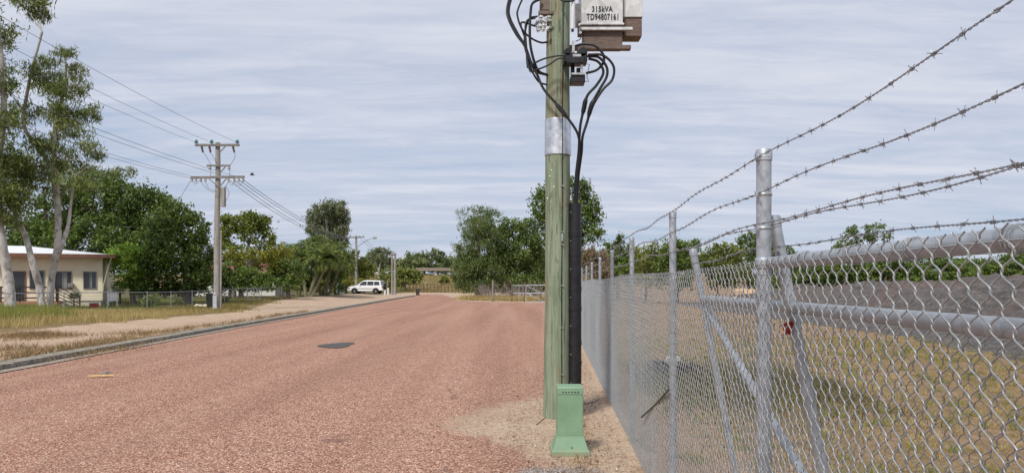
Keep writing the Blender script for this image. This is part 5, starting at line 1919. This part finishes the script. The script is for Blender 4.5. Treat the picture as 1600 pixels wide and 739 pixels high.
# ------------------------------------------------------------------ power pole on the left
GP = Vector((-17.25, 43.0, 0))
GP.z = gzf(GP.x, GP.y)
gt_ = at(340.5, 223, 43.0)
gp = thing('power_pole', 'weathered grey timber power pole with three crossarms on the left verge', 'power pole', GP)
m = MB()
zs = np.linspace(GP.z - .2, gt_.z, 24)
m.tube([Vector((GP.x + (gt_.x - GP.x) * (z - GP.z) / (gt_.z - GP.z) + .02 * math.sin(z), 43, z)) for z in zs], [0.205 - 0.0075 * (z - GP.z) for z in zs], 14)
m.build('shaft', M['pole_grey'], gp, smooth=True)
m = MB()
arms = [(305, 227, 374, 227, .13, .10), (323, 259, 359, 259, .10, .10), (298, 277.5, 382, 276.5, .13, .10)]
for k, (x0, y0, x1, y1, h, dpt) in enumerate(arms):
    a, b = at(x0, y0, 42.78), at(x1, y1, 42.78)
    q = MB()
    q.bar(a, b, dpt, h)
    arm = q.build('crossarm', M['arm'], gp)
    ins = MB()
    if k == 0:
        for px in (307, 331, 371):
            p = at(px, 224, 42.78)
            ins.lathe(p + Vector((0, -.02, -.02)), [(.03, 0), (.12, .04), (.07, .09), (.11, .13), (.05, .22)], 10)
        ins.build('insulator', M['teal'], arm, smooth=True)
        br = MB()
        for px in (315, 327, 364):
            br.tube([at(px, 229, 42.7), at(px + 2, 238, 42.6)], [.07, .055], 8)
        br.build('drop_out_fuse', M['brown_porc'], arm)
    elif k == 1:
        for px in (328, 358):
            p = at(px, 262, 42.7)
            ins.lathe(p + Vector((0, 0, -.12)), [(.05, 0), (.09, .05), (.06, .12), (.08, .2)], 10)
        ins.build('insulator', M['porcelain'], arm, smooth=True)
    else:
        for px in (300, 306, 314, 321, 357, 366, 373, 380):
            p = at(px, 281, 42.75)
            ins.lathe(p + Vector((0, 0, -.12)), [(.03, 0), (.075, .04), (.05, .10), (.075, .16), (.03, .2)], 10)
        ins.build('insulator', M['porcelain'], arm, smooth=True)
m = MB()
for x0, y0, x1, y1 in ((342, 240, 352, 229), (342, 272, 352, 261), (341, 292, 326, 279), (343, 292, 354, 279)):
    m.bar(at(x0, y0, 42.75), at(x1, y1, 42.72), .05)
m.build('arm_brace', M['arm'], gp)
m = MB()
a = at(348, 310, 42.75)
m.box(at(349, 308, 42.72), (0.22, .28, 1.12))
m.build('switch_box', M['pole_grey'], gp, bevel=.02)
m = MB()
for pts in (((316, 236), (322, 244), (330, 258)), ((328, 238), (334, 246), (339, 258)), ((366, 236), (367, 246), (359, 260)), ((330, 264), (329, 276)), ((359, 264), (359, 278)),
            ((303, 284), (305, 288), (312, 282)), ((313, 282), (320, 292), (330, 299), (341, 300)), ((321, 284), (326, 294), (336, 298)), ((357, 284), (352, 292), (346, 296)), ((366, 284), (362, 290), (357, 283)), ((380, 282), (374, 290), (366, 284)), ((352, 290), (358, 302), (352, 316))):
    m.tube(spline([at(x, y, 42.6) for x, y in pts], 5), 0.014, 5)
m.build('jumper_wire', M['line'], gp)
m = MB()
m.tube([at(345.5, 365, 42.8), at(345, 481, 42.8)], .045, 8)
m.build('conduit', M['pole_grey'], gp)
m = MB()
m.box(Vector((GP.x - .02, GP.y - .21, GP.z + .42)), (.24, .10, .84))
m.lathe(Vector((GP.x - .02, GP.y - .21, GP.z + .84)), [(.09, 0), (.09, .06), (.04, .12)], 10)
m.build('base_cover', simple('grey_base_cover', (.46, .47, .47), .7, 0, .2, 6), gp, bevel=.02)

# wires from it towards the viewer's left and away along the street
def hang(a, b, sag, r, lab, n=24):
    m2 = MB()
    pts = []
    for k in range(n + 1):
        t_ = k / n
        p = a.lerp(b, t_)
        p.z -= sag * 4 * t_ * (1 - t_)
        pts.append(p)
    m2.tube(pts, r, 5, False)
    return tag(m2.build('power_line', M['line'], None), lab, 'wire', 'power lines on the left side of the street')


near_x = -15.6
for px, dx, lab in ((307, -1.2, 'high power line reaching the left tip of the top crossarm'), (331, -0.1, 'high power line reaching the pole head centre'), (371, 1.25, 'high power line reaching the right tip of the top crossarm')):
    hang(at(px, 223, 42.78), Vector((near_x + dx + .6, -2, 10.6)), 0.75, 0.008, lab)
for k, (px, dx) in enumerate(((300, -1.5), (314, -.9), (366, .9), (380, 1.5))):
    hang(at(px, 279, 42.75), Vector((near_x + dx, -2, 8.2)), 0.7, 0.009,
         ('low power line nearest the left tip of the long crossarm', 'low power line second along the long crossarm toward the viewer', 'low power line just right of the pole toward the viewer', 'low power line at the right tip of the long crossarm toward the viewer')[k])
hang(at(300, 279, 42.75), Vector((-28.2, 56, 4.2)), .25, .012, 'service wire slanting from the long crossarm down to the house trees')
P2D = 103.0
for k, (px, qx) in enumerate(((357, 540), (366, 546), (373, 562), (380, 568))):
    hang(at(px, 281, 42.75), at(qx, 371, P2D), 1.1, 0.018,
         ('far power line from beside the pole to the left end of the street light crossarm', 'far power line second from the left to the street light crossarm', 'far power line third from the left to the street light crossarm', 'far power line from the right crossarm tip to the street light crossarm')[k])

# second street pole with a lamp
SP = Vector(((556.5 - CX) / F * P2D, P2D, 0))
SP.z = gzf(SP.x, SP.y)
sp_ = thing('street_light_pole', 'slim grey timber pole with crossarm and curved street lamp by the white car', 'street light', SP)
m = MB()
zt = at(0, 368, P2D).z
m.tube([SP + Vector((0, 0, -.2)), SP + Vector((0, 0, (zt - SP.z) / 2)), Vector((SP.x, SP.y, zt))], [.20, .175, .15], 12)
m.build('shaft', M['pole_grey'], sp_, smooth=True)
m = MB()
m.bar(at(540, 371, P2D - .2), at(569, 370.5, P2D - .2), .12, .14)
arm = m.build('crossarm', M['arm'], sp_)
m = MB()
for px in (541, 547, 562, 568):
    m.lathe(at(px, 370, P2D - .2), [(.05, 0), (.09, .08), (.05, .2)], 8)
m.build('insulator', M['porcelain'], arm)
m = MB()
m.tube(spline([at(557, 388, P2D - .2), at(566, 380, P2D - .6), at(576, 374, P2D - 1), at(584, 372, P2D - 1.2)], 5), .05, 8)
la = m.build('lamp_arm', M['galv'], sp_, smooth=True)
m = MB()
m.tube([at(582, 372, P2D - 1.2), at(585, 371.6, P2D - 1.2), at(589, 372, P2D - 1.2)], [.09, .17, .10], 10)
m.build('lamp_head', M['pole_grey'], la, smooth=True)
for k, (qx, qy) in enumerate(((612, 397), (617, 397))):
    hang(at(562 + 6 * k, 371, P2D), at(qx, qy, 118), .8, .018, ('far power line from the street light crossarm down to the left twin pole', 'far power line from the street light crossarm down to the right twin pole')[k])
hang(at(541, 371, P2D), at(520, 400, 96), .2, .015, 'service wire dropping left from the street light crossarm into the palms')
for k, (px, w_) in enumerate(((612.5, .13), (617, .20))):
    d = 116 + k * 2
    p = at(px, 458, d)
    p.z = gzf(p.x, p.y)
    t = thing('timber_pole', ('thinner grey pole of the close pair right of the white car', 'thicker grey pole of the close pair right of the white car')[k], 'pole', p, 0)
    m = MB()
    top = at(px, 395, d)
    m.tube([p + Vector((0, 0, -.2)), p.lerp(top, .5), top], [w_ * 1.15, w_, w_ * .9], 10)
    m.build('shaft', M['pole_grey'], t, smooth=True)
    m = MB()
    m.bar(top + Vector((-.45, -.16, -.3)), top + Vector((.45, -.16, -.3)), .08, .10)
    m.build('crossarm', M['arm'], t)

# ------------------------------------------------------------------ white four-wheel drive
CD = 100.0
cx = (573.5 - CX) / F * CD
car = thing('parked_car', 'white four wheel drive wagon with black spare wheel cover parked across the verge', 'car', (cx, CD, gzf(cx, CD)), R(174))
# local: +x forward after rotation faces left in the photo; width along y
low = [(-2.28, .52), (-2.34, .62), (-2.33, 1.08), (-2.24, 1.16), (.95, 1.18), (1.5, 1.12), (2.20, 1.02), (2.38, .86), (2.40, .60), (2.30, .48), (1.95, .45), (1.82, .70), (1.60, .84), (1.32, .84), (1.10, .70), (.98, .42),
       (-.98, .42), (-1.10, .70), (-1.32, .84), (-1.60, .84), (-1.82, .70), (-1.95, .48)]
low = [(x, z) for x, z in low]
m = MB().prism(low, -.92, .92)
body = m.build('body', M['car_white'], car, bevel=.05, smooth=False, local=True, seg=3)
m = MB()
top = [(-2.22, 1.165), (-2.02, 1.80), (-.2, 1.86), (.35, 1.80), (1.18, 1.165)]
i0 = 0
for y_, s_ in ((-.88, 0), (.88, 0)):
    for x, z in top:
        f_ = (z - 1.165) / .7
        m.v.append((x, y_ * (1 - .17 * f_), z))
n = len(top)
m.f = [tuple(range(n)), tuple(reversed(range(n, 2 * n)))] + [((k + 1) % n, k, k + n, (k + 1) % n + n) for k in range(n)]
m.build('cabin', M['car_white'], car, bevel=.05, local=True, seg=3)


def cab(x, z, sgn, off=.012):
    f_ = (z - 1.165) / .7
    return (x, sgn * (.88 * (1 - .17 * f_) + off), z)


for sgn in (-1, 1):
    for poly in (((.98, 1.20), (.30, 1.72), (-.20, 1.75), (-.20, 1.20)), ((-.28, 1.20), (-.28, 1.75), (-1.15, 1.75), (-1.15, 1.20)), ((-1.23, 1.20), (-1.23, 1.75), (-1.90, 1.70), (-2.02, 1.22))):
        m = MB()
        m.quad(*[cab(x, z, sgn) for x, z in poly])
        m.quad(*[cab(x, z, sgn, .004) for x, z in reversed(poly)])
        nn = len(poly)
        for k in range(nn):
            m.f.append((k, (k + 1) % nn, 2 * nn - 1 - (k + 1) % nn, 2 * nn - 1 - k))
        m.build('window', M['glass'], car, local=True)
m = MB()
m.box((.80, 0, 1.50), (.02, 1.34, .62), Matrix.Rotation(R(-52), 3, 'Y'))
m.build('windscreen', M['glass'], car, local=True)
m = MB()
m.box((-2.135, 0, 1.50), (.02, 1.25, .46), Matrix.Rotation(R(17), 3, 'Y'))
m.build('rear_window', M['glass'], car, local=True)
for x in (1.46, -1.46):
    for y_ in (-.80, .80):
        sg = 1 if y_ > 0 else -1
        m = MB()
        m.lathe((x, y_ - .11, .40), [(.26, 0), (.37, .01), (.40, .05), (.40, .19), (.37, .23), (.26, .24)], 24, (0, 1, 0))
        wh = m.build('wheel', M['rubber'], car, local=True)
        m = MB()
        m.lathe((x, y_ + sg * .105, .40), [(.25, 0), (.25, .02), (.06, .03)], 18, (0, sg, 0))
        m.build('rim', M['rim'], wh, local=True)
m = MB()
m.lathe((-2.36, .05, 1.0), [(.30, 0), (.39, .03), (.40, .18), (.36, .24)], 22, (-1, 0, 0))
m.build('spare_wheel_cover', M['rubber'], car, local=True)
m = MB()
m.box((2.36, 0, .58), (.16, 1.80, .26))
m.box((-2.34, 0, .60), (.14, 1.80, .22))
m.build('bumper', M['car_white'], car, bevel=.04, local=True)
m = MB()
for y_ in (-.935, .935):
    m.box((0, y_, .75), (2.1, .03, .10))
    m.box((0, y_ * .98, .43), (2.0, .10, .06))
m.build('side_trim', M['car_grey'], car, bevel=.01, local=True)
m = MB()
for y_ in (-.58, .58):
    m.tube([(-1.9, y_, 1.84), (-1.8, y_, 1.91), (.05, y_, 1.93), (.2, y_, 1.86)], .022, 6)
m.build('roof_rail', M['car_grey'], car, local=True)
for y_ in (-.70, .70):
    m = MB()
    m.box((2.31, y_, .86), (.12, .34, .17))
    m.build('headlight', M['lamp_clear'], car, bevel=.03, local=True)
    m = MB()
    m.box((-2.31, y_ * 1.18, 1.02), (.08, .16, .36))
    m.build('tail_light', M['lamp_red'], car, bevel=.02, local=True)
    m = MB()
    m.box((.72, y_ * 1.42, 1.24), (.12, .22, .16))
    m.build('mirror', M['car_white'], car, bevel=.03, local=True)


def wheelie_bin(label, p, h, matn, rz=0.0):
    t = thing('wheelie_bin', label, 'bin', p, rz)
    k = h / 1.06
    m = MB()
    i0 = 0
    for z, wx, wy in ((.06, .42, .46), (.55, .50, .56), (.96, .57, .68)):
        for x, y in ((-1, -1), (1, -1), (1, 1), (-1, 1)):
            m.v.append((x * wx / 2 * k, y * wy / 2 * k, z * k))
    for q in range(2):
        for j in range(4):
            a, b = q * 4 + j, q * 4 + (j + 1) % 4
            m.f.append((a, b, b + 4, a + 4))
    m.f += [(0, 3, 2, 1), (8, 9, 10, 11)]
    m.build('body', M[matn], t, bevel=.02 * k, local=True)
    m = MB()
    m.box((0, 0, 1.0 * k), (.61 * k, .74 * k, .07 * k))
    m.box((0, .40 * k, .98 * k), (.46 * k, .07 * k, .05 * k))
    m.build('lid', M[matn], t, bevel=.02 * k, local=True)
    for s_ in (-1, 1):
        m = MB()
        m.lathe((s_ * .24 * k, .24 * k, .10 * k), [(.10 * k, -.025), (.10 * k, .025)], 14, (1, 0, 0))
        m.build('wheel', M['rubber'], t, local=True)


p = at(652.5, 458, 106)
p.z = .04
wheelie_bin('dark brown wheelie bin standing alone at the end of the kerb', p, 1.02, 'bin_brown')
p = at(329, 481, 44.5)
p.z = gzf(p.x, p.y)
wheelie_bin('dark wheelie bin standing against the grey power pole base', p, .92, 'bin_dark', .3)

# white garden chair
cp = at(176, 484, 46.5)
cp.z = gzf(cp.x, cp.y)
ch = thing('garden_chair', 'white plastic garden chair on the lawn in front of the house', 'chair', cp, .5)
m = MB()
m.box((0, 0, .44), (.52, .50, .05))
m.build('seat', M['white_pl'], ch, bevel=.01, local=True)
m = MB()
for k in range(6):
    x = -.22 + .088 * k
    m.bar((x, .23, .46), (x * 1.05, .36, .90 + .03 * math.cos(x * 6)), .05, .02)
m.bar((-.26, .35, .92), (.26, .35, .92), .06, .03)
m.build('backrest', M['white_pl'], ch, local=True)
for x, y in ((-.23, -.22), (.23, -.22), (-.23, .23), (.23, .23)):
    m = MB()
    m.bar((x * 1.12, y * 1.15, 0), (x, y, .45), .05)
    m.build('leg', M['white_pl'], ch, local=True)
for s_ in (-1, 1):
    m = MB()
    m.bar((s_ * .28, -.24, .66), (s_ * .28, .28, .68), .05, .03)
    m.bar((s_ * .27, -.22, .45), (s_ * .28, -.22, .66), .04)
    m.build('armrest', M['white_pl'], ch, local=True)

# small garden things behind the low fence
for lab, px, py, d, rx, ry, lm in (('small dark shrub right of the white garden chair behind the low fence', 236, 470, 45, 13, 13, 'bush'), ('small sparse shrub midway along the low fence', 276, 474, 48, 11, 9, 'olive'),
                                   ('small shrub right against the grey power pole behind the fence', 353, 470, 53, 6, 10, 'bush'), ('tiny palm like plant at the foot of the house wall', 116, 462, 46, 9, 6, 'palm')):
    tree('yard_shrub', lab, 'shrub', px, d, [[(px, py + 14, 1.2), (px, py, .8), (px, py - 6, .5)]], [(px, py, rx, ry, .8), (px - rx * .4, py + ry * .3, rx * .6, ry * .6), (px + rx * .4, py - ry * .1, rx * .6, ry * .6)], lm, 'bark_dark', (.20, .09), 1.3, .2, limbs=False, nclump=14, sig=.2)


def rock(name, label, p, r, seed, matn, group=None, squash=.75):
    bm = bmesh.new()
    bmesh.ops.create_icosphere(bm, subdivisions=3, radius=1)
    rr = random.Random(seed)
    ax = [Vector((rr.uniform(-1, 1), rr.uniform(-1, 1), rr.uniform(-1, 1))).normalized() for _ in range(9)]
    cut = [rr.uniform(.62, .9) for _ in ax]
    for v in bm.verts:
        for a, c in zip(ax, cut):
            dd = v.co.dot(a)
            if dd > c:
                v.co -= a * (dd - c)
        v.co += Vector((rr.uniform(-1, 1), rr.uniform(-1, 1), rr.uniform(-1, 1))) * .02
        v.co.z *= squash
        v.co *= r
    me = bpy.data.meshes.new(name)
    bm.to_mesh(me)
    bm.free()
    o = bpy.data.objects.new(name, me)
    me.materials.append(M[matn])
    o.location = p
    COL.objects.link(o)
    return tag(o, label, 'boulder', group)


for k, (px, py, r, lab) in enumerate(((1150, 466, .62, 'tan boulder at the left end of the rock pile'), (1163, 467, .66, 'tan boulder in the middle front of the rock pile'), (1178, 467, .58, 'tan boulder at the right end of the rock pile'),
                                      (1157, 456, .55, 'tan boulder resting on top left of the rock pile'), (1170, 456, .52, 'tan boulder resting on top right of the rock pile'))):
    p = at(px, py, 52 + (k % 2) * .4)
    p.z = r * .6 if k < 3 else r * .6 + .72
    rock('tan_boulder', lab, p, r, 40 + k, 'boulder', 'tan boulders piled in the paddock')
for k, (px, py) in enumerate(((309, 478), (315, 480), (322, 479))):
    p = at(px, py, 45)
    p.z = gzf(p.x, p.y) + .1
    rock('garden_stone', ('pale garden stone left of three by the pole', 'pale garden stone middle of three by the pole', 'pale garden stone right of three beside the dark bin')[k], p, .2, 60 + k, 'plaster', 'pale stones beside the grey pole')

# teal mesh panel and white bollards by the car
q = at(571, 458, 104)
m = MB()
tp = at(569, 450, 108)
zg = gzf(tp.x, tp.y)
t = thing('mesh_gate', 'blue green mesh yard gate left of the white car bonnet', 'gate', ((530 - CX) / F * 97, 97, gzf((530 - CX) / F * 97, 97)))
x0, x1 = (526 - CX) / F * 97, (538 - CX) / F * 97
zg = gzf(x0, 97)
m = MB()
for x in np.linspace(x0, x1, 9):
    m.bar((x, 97, zg), (x, 97, zg + 1.35), .05)
for z in (.1, .7, 1.33):
    m.bar((x0, 96.96, zg + z), (x1, 96.96, zg + z), .06)
m.build('frame', M['teal_gate'], t)
for k, px in enumerate((601.5, 606.5)):
    p = at(px, 456, 105)
    p.z = gzf(p.x, p.y)
    m = MB()
    m.lathe(p, [(.13, -.05), (.13, .95), (.10, 1.03), (.02, 1.05)], 12)
    tag(m.build('white_bollard', M['white_pl'], None), ('white bollard closest to the spare wheel of the car', 'white bollard farther right of the spare wheel, next to the twin poles')[k], 'bollard', 'white bollards behind the car')

# ------------------------------------------------------------------ far fences, gate and bridge
ff = thing('far_fence', 'far rusty post and wire fence beyond the bend at the foot of the bank', 'fence', (-12.5, 150, gzf(-12.5, 150)))
pts = [at(px, 455, 151 - (px - 655) * .18) for px in np.arange(640, 732, 5.5)]
for p in pts:
    p.z = gzf(p.x, p.y)
    q = MB()
    q.bar(p + Vector((0, 0, -.1)), p + Vector((0, 0, 1.75)), .13)
    q.build('post', M['rust'], ff)
q = MB()
for z in (.3, .7, 1.1, 1.5):
    q.tube([p + Vector((0, -.08, z)) for p in pts], .03, 4)
q.build('wire', M['rust'], ff)

wf = thing('security_fence', 'wire fence with angled post tops crossing behind the road end gravel', 'fence', at(790, 470, 71))
wf.location.z = 0
for px, topy, matn, arm in ((770, 437, 'post_wood', 0), (800, 444, 'rust', 1), (819, 444, 'rust', 1), (845, 444, 'rust', 1)):
    d = 69.5
    p = at(px, 470, d)
    p.z = 0
    q = MB()
    top = at(px, topy, d)
    q.tube([p + Vector((0, 0, -.1)), top], .085 if not arm else .045, 8)
    if arm:
        q.tube([top, top + Vector((-.42, 0, .42))], .04, 6)
    q.build('post', M[matn], wf)
q = MB()
for z in (.2, .55, .9, 1.25, 1.6):
    q.tube([at(716, 470, 76) * 1.0 + Vector((0, 0, 0))], .01, 3) if False else None
    a, b = at(735, 470, 69.6), at(800, 470, 69.6)
    q.tube([Vector((a.x, a.y, z)), Vector((b.x, b.y, z))], .012, 4)
for x in np.arange(at(735, 470, 69.6).x, at(800, 470, 69.6).x, .25):
    q.tube([(x, 69.6, .05), (x, 69.6, 1.6)], .006, 3)
q.build('wire', M['rust'], wf)
fg = thing('farm_gate', 'pale pipe farm gate with diagonal brace just left of the green pole', 'gate', at(835, 472, 68.8))
fg.location.z = 0
q = MB()
for a, b in (((801, 446), (821, 446)), ((801, 458), (821, 458)), ((811, 446), (811, 471))):
    q.tube([at(*a, 68.9), at(*b, 68.9)], .03, 6)
for a, b in (((822, 445.5), (862, 445.5)), ((822, 458), (862, 458)), ((822, 471.5), (862, 471.5)), ((822, 445.5), (822, 471.5)), ((862, 445.5), (862, 471.5)), ((822, 446), (850, 460)), ((822, 458), (850, 471.5))):
    q.tube([at(*a, 68.7), at(*b, 68.7)], .04, 6)
q.build('frame', M['galv'], fg)

# low bridge in the distance
BD = 212
bg_ = thing('road_bridge', 'low concrete bridge on short piers far beyond the road end', 'bridge', at(680, 432, BD))
q = MB()
a, b = at(652, 422, BD), at(735, 422, BD)
q.box(((a.x + b.x) / 2, BD, a.z), (b.x - a.x, 7, .45))
q.box(((a.x + b.x) / 2, BD - 3.4, a.z + .45), (b.x - a.x, .22, .30))
q.build('deck', M['gutter'], bg_)
for px in (661, 682):
    p = at(px, 424, BD)
    g_ = gzf(p.x, BD)
    q = MB()
    q.box((p.x, BD, (g_ + a.z - .3) / 2 - .2), (.75, 5.5, a.z - .3 - g_ + .4))
    q.build('pier', M['white_wall'], bg_)

# ------------------------------------------------------------------ little things
# hose coil with a white bag behind the fence
hc = at(1046, 578, 13.6)
m = MB()
r_ = random.Random(2)
for k in range(4):
    cxk, cyk = hc.x + r_.uniform(-.05, .05), hc.y + r_.uniform(-.05, .05)
    rad_ = .26 + .03 * k
    m.tube([(cxk + rad_ * math.cos(a) * 1.15, cyk + rad_ * math.sin(a), gzf(hc.x, hc.y) + .06 + .04 * k + .03 * math.sin(2 * a + k)) for a in np.linspace(0, 6.28, 26)], .035, 8, False)
tag(m.build('hose_coil', M['black'], None, smooth=True), 'coil of black hose lying on the grass behind the mesh', 'hose')
bm = bmesh.new()
bmesh.ops.create_icosphere(bm, subdivisions=3, radius=.14)
for v in bm.verts:
    v.co *= 1 + .22 * math.sin(v.co.x * 40 + v.co.z * 23) * math.cos(v.co.y * 37)
    v.co.z *= .7
me = bpy.data.meshes.new('white_bag')
bm.to_mesh(me)
bm.free()
me.materials.append(M['white_pl'])
o = bpy.data.objects.new('white_bag', me)
o.location = (hc.x + .05, hc.y - .1, gzf(hc.x, hc.y) + .27)
COL.objects.link(o)
tag(o, 'crumpled white bag on top of the black hose coil', 'bag')
a = fp(6.45, -0.03, HCAM - (652 - HY) / F * 6.42)
b = fp(5.0, -0.02, HCAM - (609 - HY) / F * 4.98)
m = MB()
m.tube([a, a.lerp(b, .5) + FN * .012, b], .0075, 8)
tag(m.build('black_rod', M['black'], None, smooth=True), 'thin straight black rod stuck slanting against the chain link mesh', 'rod')
# litter on the road
p = Vector((*px_ground(158, 589, .05), .075))
m = MB()
m.box(p, (.42, .05, .025), Matrix.Rotation(.25, 3, 'Z'))
m.box(p + Vector((.02, .05, .0)), (.30, .03, .02), Matrix.Rotation(-.1, 3, 'Z'))
tag(m.build('straw_husk', M['straw'], None, bevel=.006), 'pale straw coloured palm husk lying on the red road', 'husk')
p = Vector((*px_ground(166, 586, .05), .085))
m = MB()
for k in range(5):
    m.box(p + Vector((random.uniform(-.07, .07), random.uniform(-.05, .05), random.uniform(0, .03))), (.10, .05, .02), Matrix.Rotation(random.uniform(0, 3), 3, 'Z') @ Matrix.Rotation(random.uniform(-.6, .6), 3, 'X'))
tag(m.build('dead_leaf', M['twig'], None), 'grey dry leaf clump beside the straw husk on the road', 'dead leaf')
# crate by the chair
p = at(147, 480, 44.6)
p.z = gzf(p.x, p.y)
t = thing('red_toy_box', 'small red and white box on the grass left of the white garden chair', 'box', p, .4)
m = MB()
m.box((0, 0, .16), (.44, .30, .32), taper=1.08)
m.build('tub', M['red'], t, bevel=.02, local=True)
m = MB()
m.box((0, 0, .335), (.50, .36, .04))
m.build('lid', M['white_pl'], t, bevel=.01, local=True)
# bird
m = MB()
p = at(394, 273.5, 50)
m.tube([p + Vector((-.17, 0, .0)), p + Vector((-.05, 0, .01)), p + Vector((.1, 0, 0)), p + Vector((.2, 0, -.01))], [.012, .045, .035, .01], 8)
bd = thing('flying_bird', 'small dark bird gliding in the sky right of the grey power pole', 'bird', p)
m.build('body', M['bird'], bd, smooth=True)
for s_ in (-1, 1):
    q = MB()
    b0, b1, b2 = p + Vector((0, s_ * .03, .02)), p + Vector((-.12 * s_ - .05, s_ * .2, .10)), p + Vector((-.26 * s_, s_ * .36, .10 + .03 * s_))
    wv = Vector((.07, 0, -.02))
    q.v = [tuple(x) for x in (b0 - wv, b1 - wv, b2, b1 + wv, b0 + wv, b0 - wv + Vector((0, 0, -.012)), b1 - wv + Vector((0, 0, -.012)), b2 + Vector((0, 0, -.006)), b1 + wv + Vector((0, 0, -.012)), b0 + wv + Vector((0, 0, -.012)))]
    q.f = [(0, 1, 3, 4), (1, 2, 3), (5, 9, 8, 6), (6, 8, 7), (0, 5, 6, 1), (1, 6, 7, 2), (2, 7, 8, 3), (3, 8, 9, 4)]
    q.build('wing', M['bird'], bd)
